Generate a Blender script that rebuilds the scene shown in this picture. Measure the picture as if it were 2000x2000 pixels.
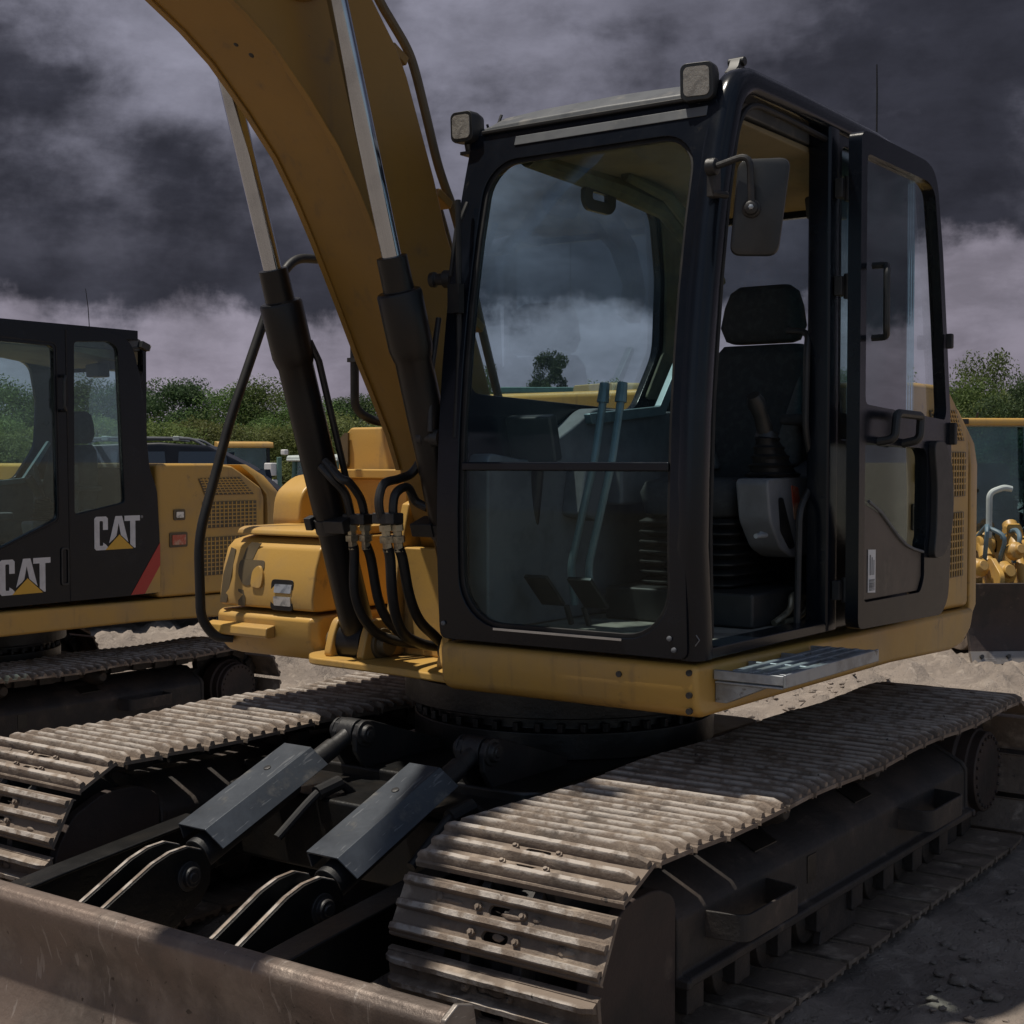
import bpy, bmesh, math, random
from mathutils import Vector, Matrix, noise as mnoise
from math import sin, cos, pi, radians, atan2, sqrt

random.seed(7)
S = bpy.context.scene
for o in list(bpy.data.objects):
    bpy.data.objects.remove(o)

# ------------------------------------------------------------------ camera
cd = bpy.data.cameras.new('camera')
cd.sensor_width = 36.0
cd.lens = 2820 / 2000 * 36.0
cd.clip_start = 0.05
cd.clip_end = 3000
cam = bpy.data.objects.new('camera', cd)
S.collection.objects.link(cam)
AZ = radians(35.76)
PITCH = math.atan(100 / 2820)
vd = Vector((cos(AZ), sin(AZ), 0))
fwd = vd * cos(PITCH) + Vector((0, 0, -sin(PITCH)))
cam.location = (0, 0, 1.72)
cam.rotation_euler = fwd.to_track_quat('-Z', 'Y').to_euler()
S.camera = cam

# ------------------------------------------------------------------ light
SUN_DIR = Vector((-0.155, 0.275, 1.0)).normalized()
sl = bpy.data.lights.new('sun', 'SUN')
sl.energy = 4.4
sl.angle = radians(1.2)
sl.color = (1.0, 0.93, 0.82)
sun = bpy.data.objects.new('sun', sl)
S.collection.objects.link(sun)
sun.rotation_euler = SUN_DIR.to_track_quat('Z', 'Y').to_euler()
sun.location = (0, 0, 20)
S.view_settings.view_transform = 'Standard'
S.view_settings.look = 'None'
S.view_settings.exposure = 0.0
S.view_settings.gamma = 1.0
S.render.engine = 'CYCLES'
S.cycles.max_bounces = 8
S.cycles.transparent_max_bounces = 24
S.cycles.glossy_bounces = 4
S.cycles.caustics_reflective = False
S.cycles.caustics_refractive = False
S.cycles.use_denoising = True


class NT:
    def __init__(self, tree):
        self.t = tree
        self.l = tree.links.new

    def n(self, typ, **kw):
        nd = self.t.nodes.new(typ)
        for k, v in kw.items():
            if k.startswith('i_'):
                nd.inputs[k[2:].replace('_', ' ')].default_value = v
            else:
                setattr(nd, k, v)
        return nd

    def math(self, op, a, b=None, c=None):
        nd = self.t.nodes.new('ShaderNodeMath')
        nd.operation = op
        for i, v in enumerate((a, b, c)):
            if v is None:
                continue
            if isinstance(v, (int, float)):
                nd.inputs[i].default_value = v
            else:
                self.l(v, nd.inputs[i])
        return nd.outputs[0]

    def sstep(self, v, lo, hi):
        nd = self.t.nodes.new('ShaderNodeMapRange')
        nd.interpolation_type = 'SMOOTHSTEP'
        self.l(v, nd.inputs[0])
        nd.inputs[1].default_value = lo
        nd.inputs[2].default_value = hi
        return nd.outputs[0]

    def mix(self, f, a, b):
        nd = self.t.nodes.new('ShaderNodeMix')
        nd.data_type = 'RGBA'
        for i, v in ((0, f), (6, a), (7, b)):
            if isinstance(v, (int, float)):
                nd.inputs[i].default_value = v
            elif isinstance(v, tuple):
                nd.inputs[i].default_value = (*v[:3], 1)
            else:
                self.l(v, nd.inputs[i])
        return nd.outputs[2]


def build_world():
    w = bpy.data.worlds.new('World')
    S.world = w
    w.use_nodes = True
    t = w.node_tree
    t.nodes.clear()
    N = NT(t)
    tc = N.n('ShaderNodeTexCoord')
    sep = N.n('ShaderNodeSeparateXYZ')
    N.l(tc.outputs['Generated'], sep.inputs[0])
    x, y, z = sep.outputs
    # clouds lie on a flat deck high above the ground
    den = N.math('ADD', N.math('MAXIMUM', z, 0.0), 0.10)
    comb = N.n('ShaderNodeCombineXYZ')
    N.l(N.math('DIVIDE', x, den), comb.inputs[0])
    N.l(N.math('DIVIDE', y, den), comb.inputs[1])
    comb.inputs[2].default_value = 3.7

    def nz(scale, det, rough, vec, dist=0.0):
        nd = N.n('ShaderNodeTexNoise')
        nd.inputs['Scale'].default_value = scale
        nd.inputs['Detail'].default_value = det
        nd.inputs['Roughness'].default_value = rough
        nd.inputs['Distortion'].default_value = dist
        N.l(vec, nd.inputs['Vector'])
        return nd.outputs['Fac']
    deck = comb.outputs[0]
    gen = tc.outputs['Generated']
    big = nz(0.75, 7, 0.56, deck, 0.25)
    puff = nz(5.2, 10, 0.58, gen, 0.15)
    edge = nz(10.0, 10, 0.60, gen, 0.1)
    mapn = N.n('ShaderNodeMapping')
    mapn.inputs['Scale'].default_value = (1, 1, 2.4)
    N.l(gen, mapn.inputs[0])
    streak = nz(4.4, 10, 0.57, mapn.outputs[0], 0.12)
    # upper cloud mass
    dark = (0.034, 0.035, 0.048)
    mid = (0.110, 0.110, 0.142)
    light = (0.215, 0.213, 0.268)
    a = N.sstep(N.math('ADD', N.math('MULTIPLY', streak, 0.55), N.math('MULTIPLY', puff, 0.45)), 0.43, 0.58)
    zz = N.sstep(z, 0.11, 0.24)
    a = N.math('MULTIPLY', a, N.math('ADD', N.math('MULTIPLY', zz, 0.85), 0.15))
    col = N.mix(a, dark, mid)
    b = N.sstep(puff, 0.50, 0.70)
    b = N.math('MULTIPLY', b, N.sstep(z, 0.13, 0.26))
    col = N.mix(N.math('MULTIPLY', b, 0.62), col, light)

    def toward(rx, up):
        d = (vd + Vector((sin(AZ), -cos(AZ), 0)) * rx + Vector((0, 0, up))).normalized()
        nd = N.n('ShaderNodeVectorMath', operation='DOT_PRODUCT')
        N.l(gen, nd.inputs[0])
        nd.inputs[1].default_value = d
        return nd.outputs['Value']
    # thinner places in the cloud that let more light through
    for rx, up, c0, amt in ((-0.27, 0.27, 0.988, 0.38), (-0.02, 0.29, 0.992, 0.60), (0.36, 0.235, 0.990, 0.45), (0.02, 0.20, 0.996, 0.30)):
        k = N.math('MULTIPLY', N.sstep(toward(rx, up), c0, 0.9995), N.sstep(N.math('ADD', N.math('MULTIPLY', streak, 0.5), N.math('MULTIPLY', puff, 0.5)), 0.43, 0.58))
        col = N.mix(N.math('MULTIPLY', k, amt), col, light)
    # pale gap over the horizon, with a ragged cloud base
    hz = N.math('ADD', z, N.math('MULTIPLY', N.math('SUBTRACT', edge, 0.5), 0.13))
    hz = N.math('ADD', hz, N.math('MULTIPLY', N.math('SUBTRACT', big, 0.5), 0.06))
    hz = N.math('SUBTRACT', hz, N.math('MULTIPLY', N.sstep(toward(0.42, 0.12), 0.975, 0.999), 0.05))
    gap = N.math('SUBTRACT', 1.0, N.sstep(hz, 0.086, 0.112))
    thin = N.sstep(N.math('ADD', N.math('MULTIPLY', edge, 0.5), N.math('MULTIPLY', streak, 0.5)), 0.40, 0.62)
    hcol = N.mix(N.sstep(z, 0.0, 0.11), (0.235, 0.208, 0.258), (0.275, 0.252, 0.308))
    hcol = N.mix(N.math('MULTIPLY', thin, N.math('MULTIPLY', N.sstep(z, 0.03, 0.10), 0.45)), hcol, (0.115, 0.11, 0.14))
    col = N.mix(gap, col, hcol)
    fine = nz(17.0, 8, 0.62, mapn.outputs[0], 0.2)
    lum = N.math('ADD', 0.42, N.math('ADD', N.math('MULTIPLY', N.sstep(fine, 0.28, 0.72), 0.55), N.math('MULTIPLY', N.sstep(puff, 0.30, 0.70), 0.85)))
    cl = N.n('ShaderNodeMix', data_type='RGBA', blend_type='MULTIPLY')
    cl.inputs[0].default_value = 0.62
    N.l(col, cl.inputs[6])
    cbl = N.n('ShaderNodeCombineXYZ')
    for k in range(3):
        N.l(lum, cbl.inputs[k])
    N.l(cbl.outputs[0], cl.inputs[7])
    col = cl.outputs[2]
    # behind the photographer the cloud is broken and the blue sky lights the yard
    sky = N.n('ShaderNodeTexSky', sky_type='NISHITA')
    sky.sun_disc = False
    sky.sun_elevation = math.asin(SUN_DIR.z)
    sky.sun_rotation = atan2(SUN_DIR.x, SUN_DIR.y)
    dt = N.n('ShaderNodeVectorMath', operation='DOT_PRODUCT')
    N.l(gen, dt.inputs[0])
    dt.inputs[1].default_value = (-0.62, -0.78, 0.05)
    m = N.sstep(N.math('ADD', dt.outputs['Value'], N.math('MULTIPLY', N.math('SUBTRACT', puff, 0.5), 0.5)), 0.05, 0.55)
    skyc = N.n('ShaderNodeMix', data_type='RGBA', blend_type='MULTIPLY')
    skyc.inputs[0].default_value = 1
    N.l(sky.outputs[0], skyc.inputs[6])
    skyc.inputs[7].default_value = (0.066, 0.070, 0.076, 1)
    white = N.mix(N.sstep(streak, 0.42, 0.62), skyc.outputs[2], (0.31, 0.345, 0.40))
    col = N.mix(m, col, white)
    bg = N.n('ShaderNodeBackground')
    N.l(col, bg.inputs[0])
    bg.inputs[1].default_value = 1.0
    out = N.n('ShaderNodeOutputWorld')
    N.l(bg.outputs[0], out.inputs[0])


build_world()

# ------------------------------------------------------------------ materials
MATS = {}


def mat(name, c1, c2=None, rough=0.5, metal=0.0, scale=4.0, thr=(0.45, 0.65), c3=None, s3=18.0, thr3=(0.55, 0.7),
        bump=0.0, bscale=30.0, rvar=0.12, stretch=None, spec=0.5, coat=0.0, scratch=None, chips=None, streak=None, crest=None):
    m = bpy.data.materials.new(name)
    m.use_nodes = True
    t = m.node_tree
    N = NT(t)
    b = t.nodes['Principled BSDF']
    tc = N.n('ShaderNodeTexCoord')
    vec = tc.outputs['Object']
    if crest:
        oi = N.n('ShaderNodeObjectInfo')
        va = N.n('ShaderNodeVectorMath', operation='ADD')
        N.l(vec, va.inputs[0])
        cb = N.n('ShaderNodeCombineXYZ')
        for k in range(3):
            N.l(N.math('MULTIPLY', oi.outputs['Random'], 37.0 + k * 11), cb.inputs[k])
        N.l(cb.outputs[0], va.inputs[1])
        vec = va.outputs[0]
    if stretch:
        mp = N.n('ShaderNodeMapping')
        mp.inputs['Scale'].default_value = stretch
        N.l(vec, mp.inputs[0])
        vec = mp.outputs[0]

    def nz(sc, det=6, ro=0.6):
        nd = N.n('ShaderNodeTexNoise')
        nd.inputs['Scale'].default_value = sc
        nd.inputs['Detail'].default_value = det
        nd.inputs['Roughness'].default_value = ro
        N.l(vec, nd.inputs['Vector'])
        return nd.outputs['Fac']
    n1 = nz(scale)
    col = c1
    if c2:
        col = N.mix(N.sstep(n1, *thr), c1, c2)
    if c3:
        col = N.mix(N.sstep(nz(s3, 5), *thr3), col, c3)
    if streak:
        mp3 = N.n('ShaderNodeMapping')
        mp3.inputs['Scale'].default_value = (9, 9, 0.8)
        N.l(tc.outputs['Object'], mp3.inputs[0])
        nd = N.n('ShaderNodeTexNoise')
        nd.inputs['Scale'].default_value = 2.2
        nd.inputs['Detail'].default_value = 6
        N.l(mp3.outputs[0], nd.inputs['Vector'])
        f = N.math('MULTIPLY', N.sstep(nd.outputs['Fac'], 0.56, 0.72), streak[1])
        col = N.mix(N.math('MULTIPLY', f, N.sstep(n1, 0.42, 0.60)), col, streak[0])
    if crest:
        sp = N.n('ShaderNodeSeparateXYZ')
        N.l(tc.outputs['Object'], sp.inputs[0])
        f = N.math('MULTIPLY', N.sstep(sp.outputs[2], crest[0], crest[1]), N.sstep(nz(14.0), 0.40, 0.56))
        col = N.mix(f, col, crest[2])
    if chips:
        f = N.sstep(nz(34.0, 8, 0.62), chips[1], chips[1] + 0.025)
        col = N.mix(N.math('MULTIPLY', f, N.sstep(nz(2.0, 4), 0.44, 0.58)), col, chips[0])
    if scratch:
        sc_col, sdir, samt = scratch
        mp2 = N.n('ShaderNodeMapping')
        mp2.inputs['Scale'].default_value = sdir
        mp2.inputs['Rotation'].default_value = (0.5, 0.3, 0.9)
        N.l(tc.outputs['Object'], mp2.inputs[0])
        nd = N.n('ShaderNodeTexNoise')
        nd.inputs['Scale'].default_value = 9
        nd.inputs['Detail'].default_value = 3
        nd.inputs['Distortion'].default_value = 0.4
        N.l(mp2.outputs[0], nd.inputs['Vector'])
        f = N.math('MULTIPLY', N.sstep(nd.outputs['Fac'], 0.64, 0.68), samt)
        col = N.mix(f, col, sc_col)
    if isinstance(col, tuple):
        b.inputs['Base Color'].default_value = (*col, 1)
    else:
        N.l(col, b.inputs['Base Color'])
    r = N.math('ADD', N.math('MULTIPLY', N.math('SUBTRACT', nz(scale * 2.3), 0.5), rvar * 2), rough)
    N.l(r, b.inputs['Roughness'])
    b.inputs['Metallic'].default_value = metal
    b.inputs['Specular IOR Level'].default_value = spec
    b.inputs['Coat Weight'].default_value = coat
    if bump:
        bp = N.n('ShaderNodeBump')
        bp.inputs['Strength'].default_value = bump
        bp.inputs['Distance'].default_value = 0.02
        N.l(nz(bscale, 8, 0.65), bp.inputs['Height'])
        N.l(bp.outputs[0], b.inputs['Normal'])
    MATS[name] = m
    return m


def glass(name, tint, refl=1.0, dust=0.03, dustcol=(0.5, 0.5, 0.48), rough=0.0):
    m = bpy.data.materials.new(name)
    m.use_nodes = True
    t = m.node_tree
    t.nodes.clear()
    N = NT(t)
    tr = N.n('ShaderNodeBsdfTransparent')
    tr.inputs[0].default_value = (*tint, 1)
    gl = N.n('ShaderNodeBsdfAnisotropic')
    gl.inputs['Color'].default_value = (1, 1, 1, 1)
    gl.inputs['Roughness'].default_value = rough
    fr = N.n('ShaderNodeFresnel')
    fr.inputs[0].default_value = 1.5
    f = N.math('MINIMUM', N.math('MULTIPLY', fr.outputs[0], refl), 1.0)
    mx = N.n('ShaderNodeMixShader')
    N.l(f, mx.inputs[0])
    N.l(tr.outputs[0], mx.inputs[1])
    N.l(gl.outputs[0], mx.inputs[2])
    df = N.n('ShaderNodeBsdfDiffuse')
    df.inputs[0].default_value = (*dustcol, 1)
    tc = N.n('ShaderNodeTexCoord')
    nd = N.n('ShaderNodeTexNoise')
    nd.inputs['Scale'].default_value = 3.0
    nd.inputs['Detail'].default_value = 6
    N.l(tc.outputs['Object'], nd.inputs['Vector'])
    dm = N.math('MULTIPLY', N.sstep(nd.outputs['Fac'], 0.25, 0.8), dust * 2)
    mx2 = N.n('ShaderNodeMixShader')
    N.l(dm, mx2.inputs[0])
    N.l(mx.outputs[0], mx2.inputs[1])
    N.l(df.outputs[0], mx2.inputs[2])
    out = N.n('ShaderNodeOutputMaterial')
    N.l(mx2.outputs[0], out.inputs[0])
    MATS[name] = m
    return m


mat('yellow', (0.50, 0.295, 0.070), (0.42, 0.262, 0.092), rough=0.42, scale=3.0, thr=(0.4, 0.70), c3=(0.24, 0.155, 0.07), s3=9,
    thr3=(0.62, 0.78), bump=0.06, bscale=60, chips=((0.075, 0.05, 0.035), 0.70), streak=((0.21, 0.135, 0.065), 0.55))
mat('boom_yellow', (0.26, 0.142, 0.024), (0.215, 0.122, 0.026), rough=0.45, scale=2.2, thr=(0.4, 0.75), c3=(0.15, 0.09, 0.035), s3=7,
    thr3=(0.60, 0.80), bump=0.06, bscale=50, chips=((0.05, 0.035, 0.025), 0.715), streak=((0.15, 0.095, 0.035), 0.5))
mat('black_paint', (0.0045, 0.0065, 0.011), (0.009, 0.012, 0.018), rough=0.22, scale=5, thr=(0.5, 0.8), c3=(0.030, 0.029, 0.028), s3=12,
    thr3=(0.66, 0.82), bump=0.03, bscale=70, spec=0.30, chips=((0.05, 0.045, 0.04), 0.735))
mat('black_iron', (0.012, 0.012, 0.013), (0.035, 0.031, 0.028), rough=0.5, scale=6, thr=(0.45, 0.75), bump=0.12, bscale=60)
mat('oily_black', (0.006, 0.006, 0.006), (0.013, 0.011, 0.009), rough=0.38, scale=5, bump=0.15, bscale=25, c3=(0.06, 0.048, 0.035), s3=14,
    thr3=(0.64, 0.78))
mat('barrel_black', (0.006, 0.006, 0.007), (0.014, 0.010, 0.008), rough=0.36, scale=4, bump=0.04, bscale=50, spec=0.35)
mat('rubber', (0.009, 0.009, 0.010), (0.018, 0.017, 0.016), rough=0.55, scale=10, spec=0.35)
mat('chrome', (0.42, 0.45, 0.50), (0.36, 0.385, 0.43), rough=0.10, metal=1.0, scale=8, rvar=0.04)
mat('zinc', (0.42, 0.38, 0.28), (0.22, 0.19, 0.14), rough=0.35, metal=0.8, scale=20)
mat('roof_paint', (0.105, 0.112, 0.120), (0.07, 0.076, 0.084), rough=0.40, scale=4, c3=(0.17, 0.165, 0.155), s3=12, thr3=(0.55, 0.75), bump=0.04, bscale=50)
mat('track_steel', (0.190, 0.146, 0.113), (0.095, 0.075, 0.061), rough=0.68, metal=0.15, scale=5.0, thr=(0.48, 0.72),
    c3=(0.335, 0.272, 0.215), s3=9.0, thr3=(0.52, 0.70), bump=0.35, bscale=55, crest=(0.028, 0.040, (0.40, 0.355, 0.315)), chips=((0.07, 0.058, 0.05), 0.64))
mat('track_frame', (0.020, 0.017, 0.016), (0.045, 0.034, 0.028), rough=0.62, scale=4.0, c3=(0.11, 0.085, 0.066), s3=7, thr3=(0.58, 0.75),
    bump=0.3, bscale=28)
mat('guard_brown', (0.040, 0.026, 0.022), (0.022, 0.017, 0.015), rough=0.65, scale=3.0, c3=(0.095, 0.07, 0.055), s3=8, thr3=(0.6, 0.78),
    bump=0.3, bscale=24, chips=((0.13, 0.105, 0.085), 0.70))
mat('guard_steel', (0.085, 0.096, 0.112), (0.062, 0.070, 0.082), rough=0.36, metal=0.55, scale=4.0, c3=(0.17, 0.165, 0.155), s3=8,
    thr3=(0.58, 0.74), bump=0.06, bscale=60, scratch=((0.36, 0.37, 0.38), (1, 9, 2), 0.30))
mat('blade_steel', (0.21, 0.160, 0.132), (0.135, 0.108, 0.092), rough=0.48, metal=0.45, scale=2.5, c3=(0.27, 0.22, 0.185), s3=4,
    thr3=(0.52, 0.72), bump=0.35, bscale=16, scratch=((0.46, 0.41, 0.37), (1.6, 5, 0.8), 0.38), chips=((0.06, 0.046, 0.038), 0.64))
mat('blade_edge', (0.25, 0.225, 0.205), (0.17, 0.145, 0.125), rough=0.4, metal=0.5, scale=6, bump=0.1, bscale=40,
    scratch=((0.5, 0.47, 0.44), (2, 1, 18), 0.6))
mat('step_silver', (0.36, 0.39, 0.42), (0.26, 0.27, 0.28), rough=0.42, metal=0.5, scale=10, c3=(0.12, 0.10, 0.08), s3=18, thr3=(0.6, 0.72))
mat('fabric', (0.038, 0.041, 0.044), (0.050, 0.054, 0.057), rough=0.9, scale=30, bump=0.2, bscale=260, spec=0.2)
mat('fabric_grey', (0.085, 0.092, 0.096), (0.11, 0.117, 0.12), rough=0.9, scale=60, bump=0.2, bscale=260, spec=0.2)
mat('plastic_grey', (0.13, 0.137, 0.15), (0.10, 0.105, 0.115), rough=0.5, scale=9)
mat('console_grey', (0.165, 0.172, 0.186), (0.135, 0.14, 0.15), rough=0.5, scale=9)
mat('plastic_black', (0.014, 0.015, 0.016), (0.024, 0.024, 0.024), rough=0.45, scale=9)
mat('lever_blue', (0.16, 0.22, 0.24), (0.12, 0.17, 0.19), rough=0.4, metal=0.3, scale=9)
mat('headliner', (0.22, 0.185, 0.115), (0.165, 0.14, 0.09), rough=0.85, scale=3, bump=0.1, bscale=60)
mat('olive_trim', (0.10, 0.105, 0.062), (0.055, 0.058, 0.040), rough=0.8, scale=6, bump=0.2, bscale=30)
mat('floor_mat', (0.20, 0.19, 0.165), (0.10, 0.095, 0.085), rough=0.8, scale=8)
mat('lamp_lens', (0.36, 0.34, 0.30), (0.25, 0.235, 0.21), rough=0.25, scale=30, bump=0.3, bscale=90)
mat('head_lens', (0.62, 0.64, 0.66), (0.30, 0.32, 0.34), rough=0.12, metal=0.6, scale=24)
mat('red_lens', (0.45, 0.09, 0.05), (0.50, 0.30, 0.20), rough=0.2, scale=14)
mat('logo_white', (0.60, 0.60, 0.62), (0.52, 0.52, 0.54), rough=0.4, scale=14)
mat('logo_yellow', (0.62, 0.36, 0.04), rough=0.4)
mat('logo_grey', (0.16, 0.16, 0.165), rough=0.4)
mat('stripe_red', (0.42, 0.035, 0.025), rough=0.35)
mat('sticker_white', (0.66, 0.66, 0.66), rough=0.5)
mat('beacon', (0.62, 0.20, 0.05), rough=0.25)
mat('decal_brown', (0.115, 0.085, 0.045), (0.085, 0.065, 0.038), rough=0.5, scale=6)
mat('door_panel', (0.060, 0.048, 0.040), (0.045, 0.038, 0.033), rough=0.4, scale=3, bump=0.03, bscale=40, c3=(0.09, 0.075, 0.06), s3=6)
mat('bark', (0.055, 0.040, 0.028), (0.03, 0.024, 0.018), rough=0.9, scale=8, bump=0.4, bscale=20)
mat('pale_metal', (0.42, 0.47, 0.46), (0.33, 0.37, 0.36), rough=0.5, scale=3)
mat('green_panel', (0.10, 0.20, 0.17), (0.07, 0.15, 0.13), rough=0.5, scale=3)
mat('suv_black', (0.008, 0.010, 0.016), (0.012, 0.014, 0.020), rough=0.35, scale=3, spec=0.25)
mat('suv_glass', (0.035, 0.045, 0.060), rough=0.10)
mat('orange_rust', (0.30, 0.12, 0.035), (0.16, 0.075, 0.035), rough=0.6, scale=5)
mat('tan_machine', (0.36, 0.27, 0.13), (0.28, 0.21, 0.11), rough=0.55, scale=2)
mat('hose_blue', (0.10, 0.16, 0.20), rough=0.5)
glass('windscreen_glass', (0.86, 0.955, 0.975), 0.14, 0.006, (0.36, 0.56, 0.68))
glass('lower_glass', (0.84, 0.92, 0.91), 0.16, 0.002, (0.4, 0.45, 0.45))
glass('side_glass', (0.80, 0.92, 0.92), 0.6, 0.004, (0.4, 0.5, 0.52))
glass('pane_glass', (0.72, 0.92, 0.95), 2.6, 0.02, (0.3, 0.55, 0.60))
glass('clear_glass', (0.94, 0.975, 0.98), 0.22, 0.003)
glass('dozer_glass', (0.40, 0.55, 0.60), 1.4, 0.05, (0.4, 0.6, 0.7))


def foliage(name, c1, c2, c3):
    m = bpy.data.materials.new(name)
    m.use_nodes = True
    N = NT(m.node_tree)
    b = m.node_tree.nodes['Principled BSDF']
    tc = N.n('ShaderNodeTexCoord')
    nd = N.n('ShaderNodeTexNoise')
    nd.inputs['Scale'].default_value = 1.3
    nd.inputs['Detail'].default_value = 5
    N.l(tc.outputs['Object'], nd.inputs['Vector'])
    col = N.mix(N.sstep(nd.outputs['Fac'], 0.38, 0.62), c1, c2)
    nd2 = N.n('ShaderNodeTexNoise')
    nd2.inputs['Scale'].default_value = 9
    N.l(tc.outputs['Object'], nd2.inputs['Vector'])
    col = N.mix(N.sstep(nd2.outputs['Fac'], 0.5, 0.75), col, c3)
    oi = N.n('ShaderNodeObjectInfo')
    hs = N.n('ShaderNodeHueSaturation')
    N.l(col, hs.inputs['Color'])
    N.l(N.math('ADD', N.math('MULTIPLY', oi.outputs['Random'], 0.05), 0.475), hs.inputs['Hue'])
    N.l(N.math('ADD', N.math('MULTIPLY', oi.outputs['Random'], 0.6), 0.7), hs.inputs['Value'])
    N.l(hs.outputs[0], b.inputs['Base Color'])
    b.inputs['Roughness'].default_value = 0.65
    b.inputs['Specular IOR Level'].default_value = 0.25
    tl = N.n('ShaderNodeBsdfTranslucent')
    N.l(hs.outputs[0], tl.inputs[0])
    ms = N.n('ShaderNodeMixShader')
    ms.inputs[0].default_value = 0.42
    N.l(b.outputs[0], ms.inputs[1])
    N.l(tl.outputs[0], ms.inputs[2])
    N.l(ms.outputs[0], m.node_tree.nodes['Material Output'].inputs[0])
    MATS[name] = m


foliage('leaves', (0.112, 0.158, 0.048), (0.070, 0.108, 0.034), (0.150, 0.190, 0.066))
foliage('leaves_dark', (0.064, 0.100, 0.042), (0.042, 0.070, 0.032), (0.090, 0.125, 0.052))
foliage('leaves_light', (0.155, 0.190, 0.062), (0.105, 0.140, 0.046), (0.20, 0.225, 0.086))


def ground_mat():
    m = bpy.data.materials.new('dirt_ground')
    m.use_nodes = True
    N = NT(m.node_tree)
    b = m.node_tree.nodes['Principled BSDF']
    tc = N.n('ShaderNodeTexCoord')

    def nz(sc, det=8, ro=0.6, dist=0.0):
        nd = N.n('ShaderNodeTexNoise')
        nd.inputs['Scale'].default_value = sc
        nd.inputs['Detail'].default_value = det
        nd.inputs['Roughness'].default_value = ro
        nd.inputs['Distortion'].default_value = dist
        N.l(tc.outputs['Object'], nd.inputs['Vector'])
        return nd.outputs['Fac']
    col = N.mix(N.sstep(nz(0.9), 0.35, 0.65), (0.270, 0.226, 0.192), (0.205, 0.172, 0.148))
    col = N.mix(N.sstep(nz(7.0, dist=0.6), 0.50, 0.70), col, (0.335, 0.285, 0.243))
    col = N.mix(N.sstep(nz(26.0), 0.58, 0.72), col, (0.17, 0.15, 0.135))
    vo = N.n('ShaderNodeTexVoronoi')
    vo.inputs['Scale'].default_value = 34
    N.l(tc.outputs['Object'], vo.inputs['Vector'])
    peb = N.math('SUBTRACT', 1.0, N.sstep(vo.outputs['Distance'], 0.08, 0.25))
    col = N.mix(N.math('MULTIPLY', peb, N.sstep(nz(3.0), 0.52, 0.66)), col, (0.40, 0.37, 0.34))
    N.l(col, b.inputs['Base Color'])
    b.inputs['Roughness'].default_value = 0.9
    b.inputs['Specular IOR Level'].default_value = 0.3
    bp = N.n('ShaderNodeBump')
    bp.inputs['Strength'].default_value = 0.7
    bp.inputs['Distance'].default_value = 0.06
    h = N.math('ADD', nz(14, 10, 0.7, 0.5), N.math('MULTIPLY', peb, 0.25))
    N.l(h, bp.inputs['Height'])
    N.l(bp.outputs[0], b.inputs['Normal'])
    MATS['ground'] = m


ground_mat()

# ------------------------------------------------------------------ mesh helpers
WLOC = {}


def tag(o, label=None, cat=None, group=None, kind=None):
    if label:
        o['label'] = label
    if cat:
        o['category'] = cat
    if group:
        o['group'] = group
    if kind:
        o['kind'] = kind
    return o


def empty(name, loc, label=None, cat=None, group=None, rz=0.0):
    o = bpy.data.objects.new(name, None)
    o.empty_display_size = 0.2
    S.collection.objects.link(o)
    o.location = loc
    o.rotation_euler = (0, 0, rz)
    WLOC[o] = Vector(loc) if rz == 0 else Vector((0, 0, 0))
    return tag(o, label, cat, group)


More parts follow.
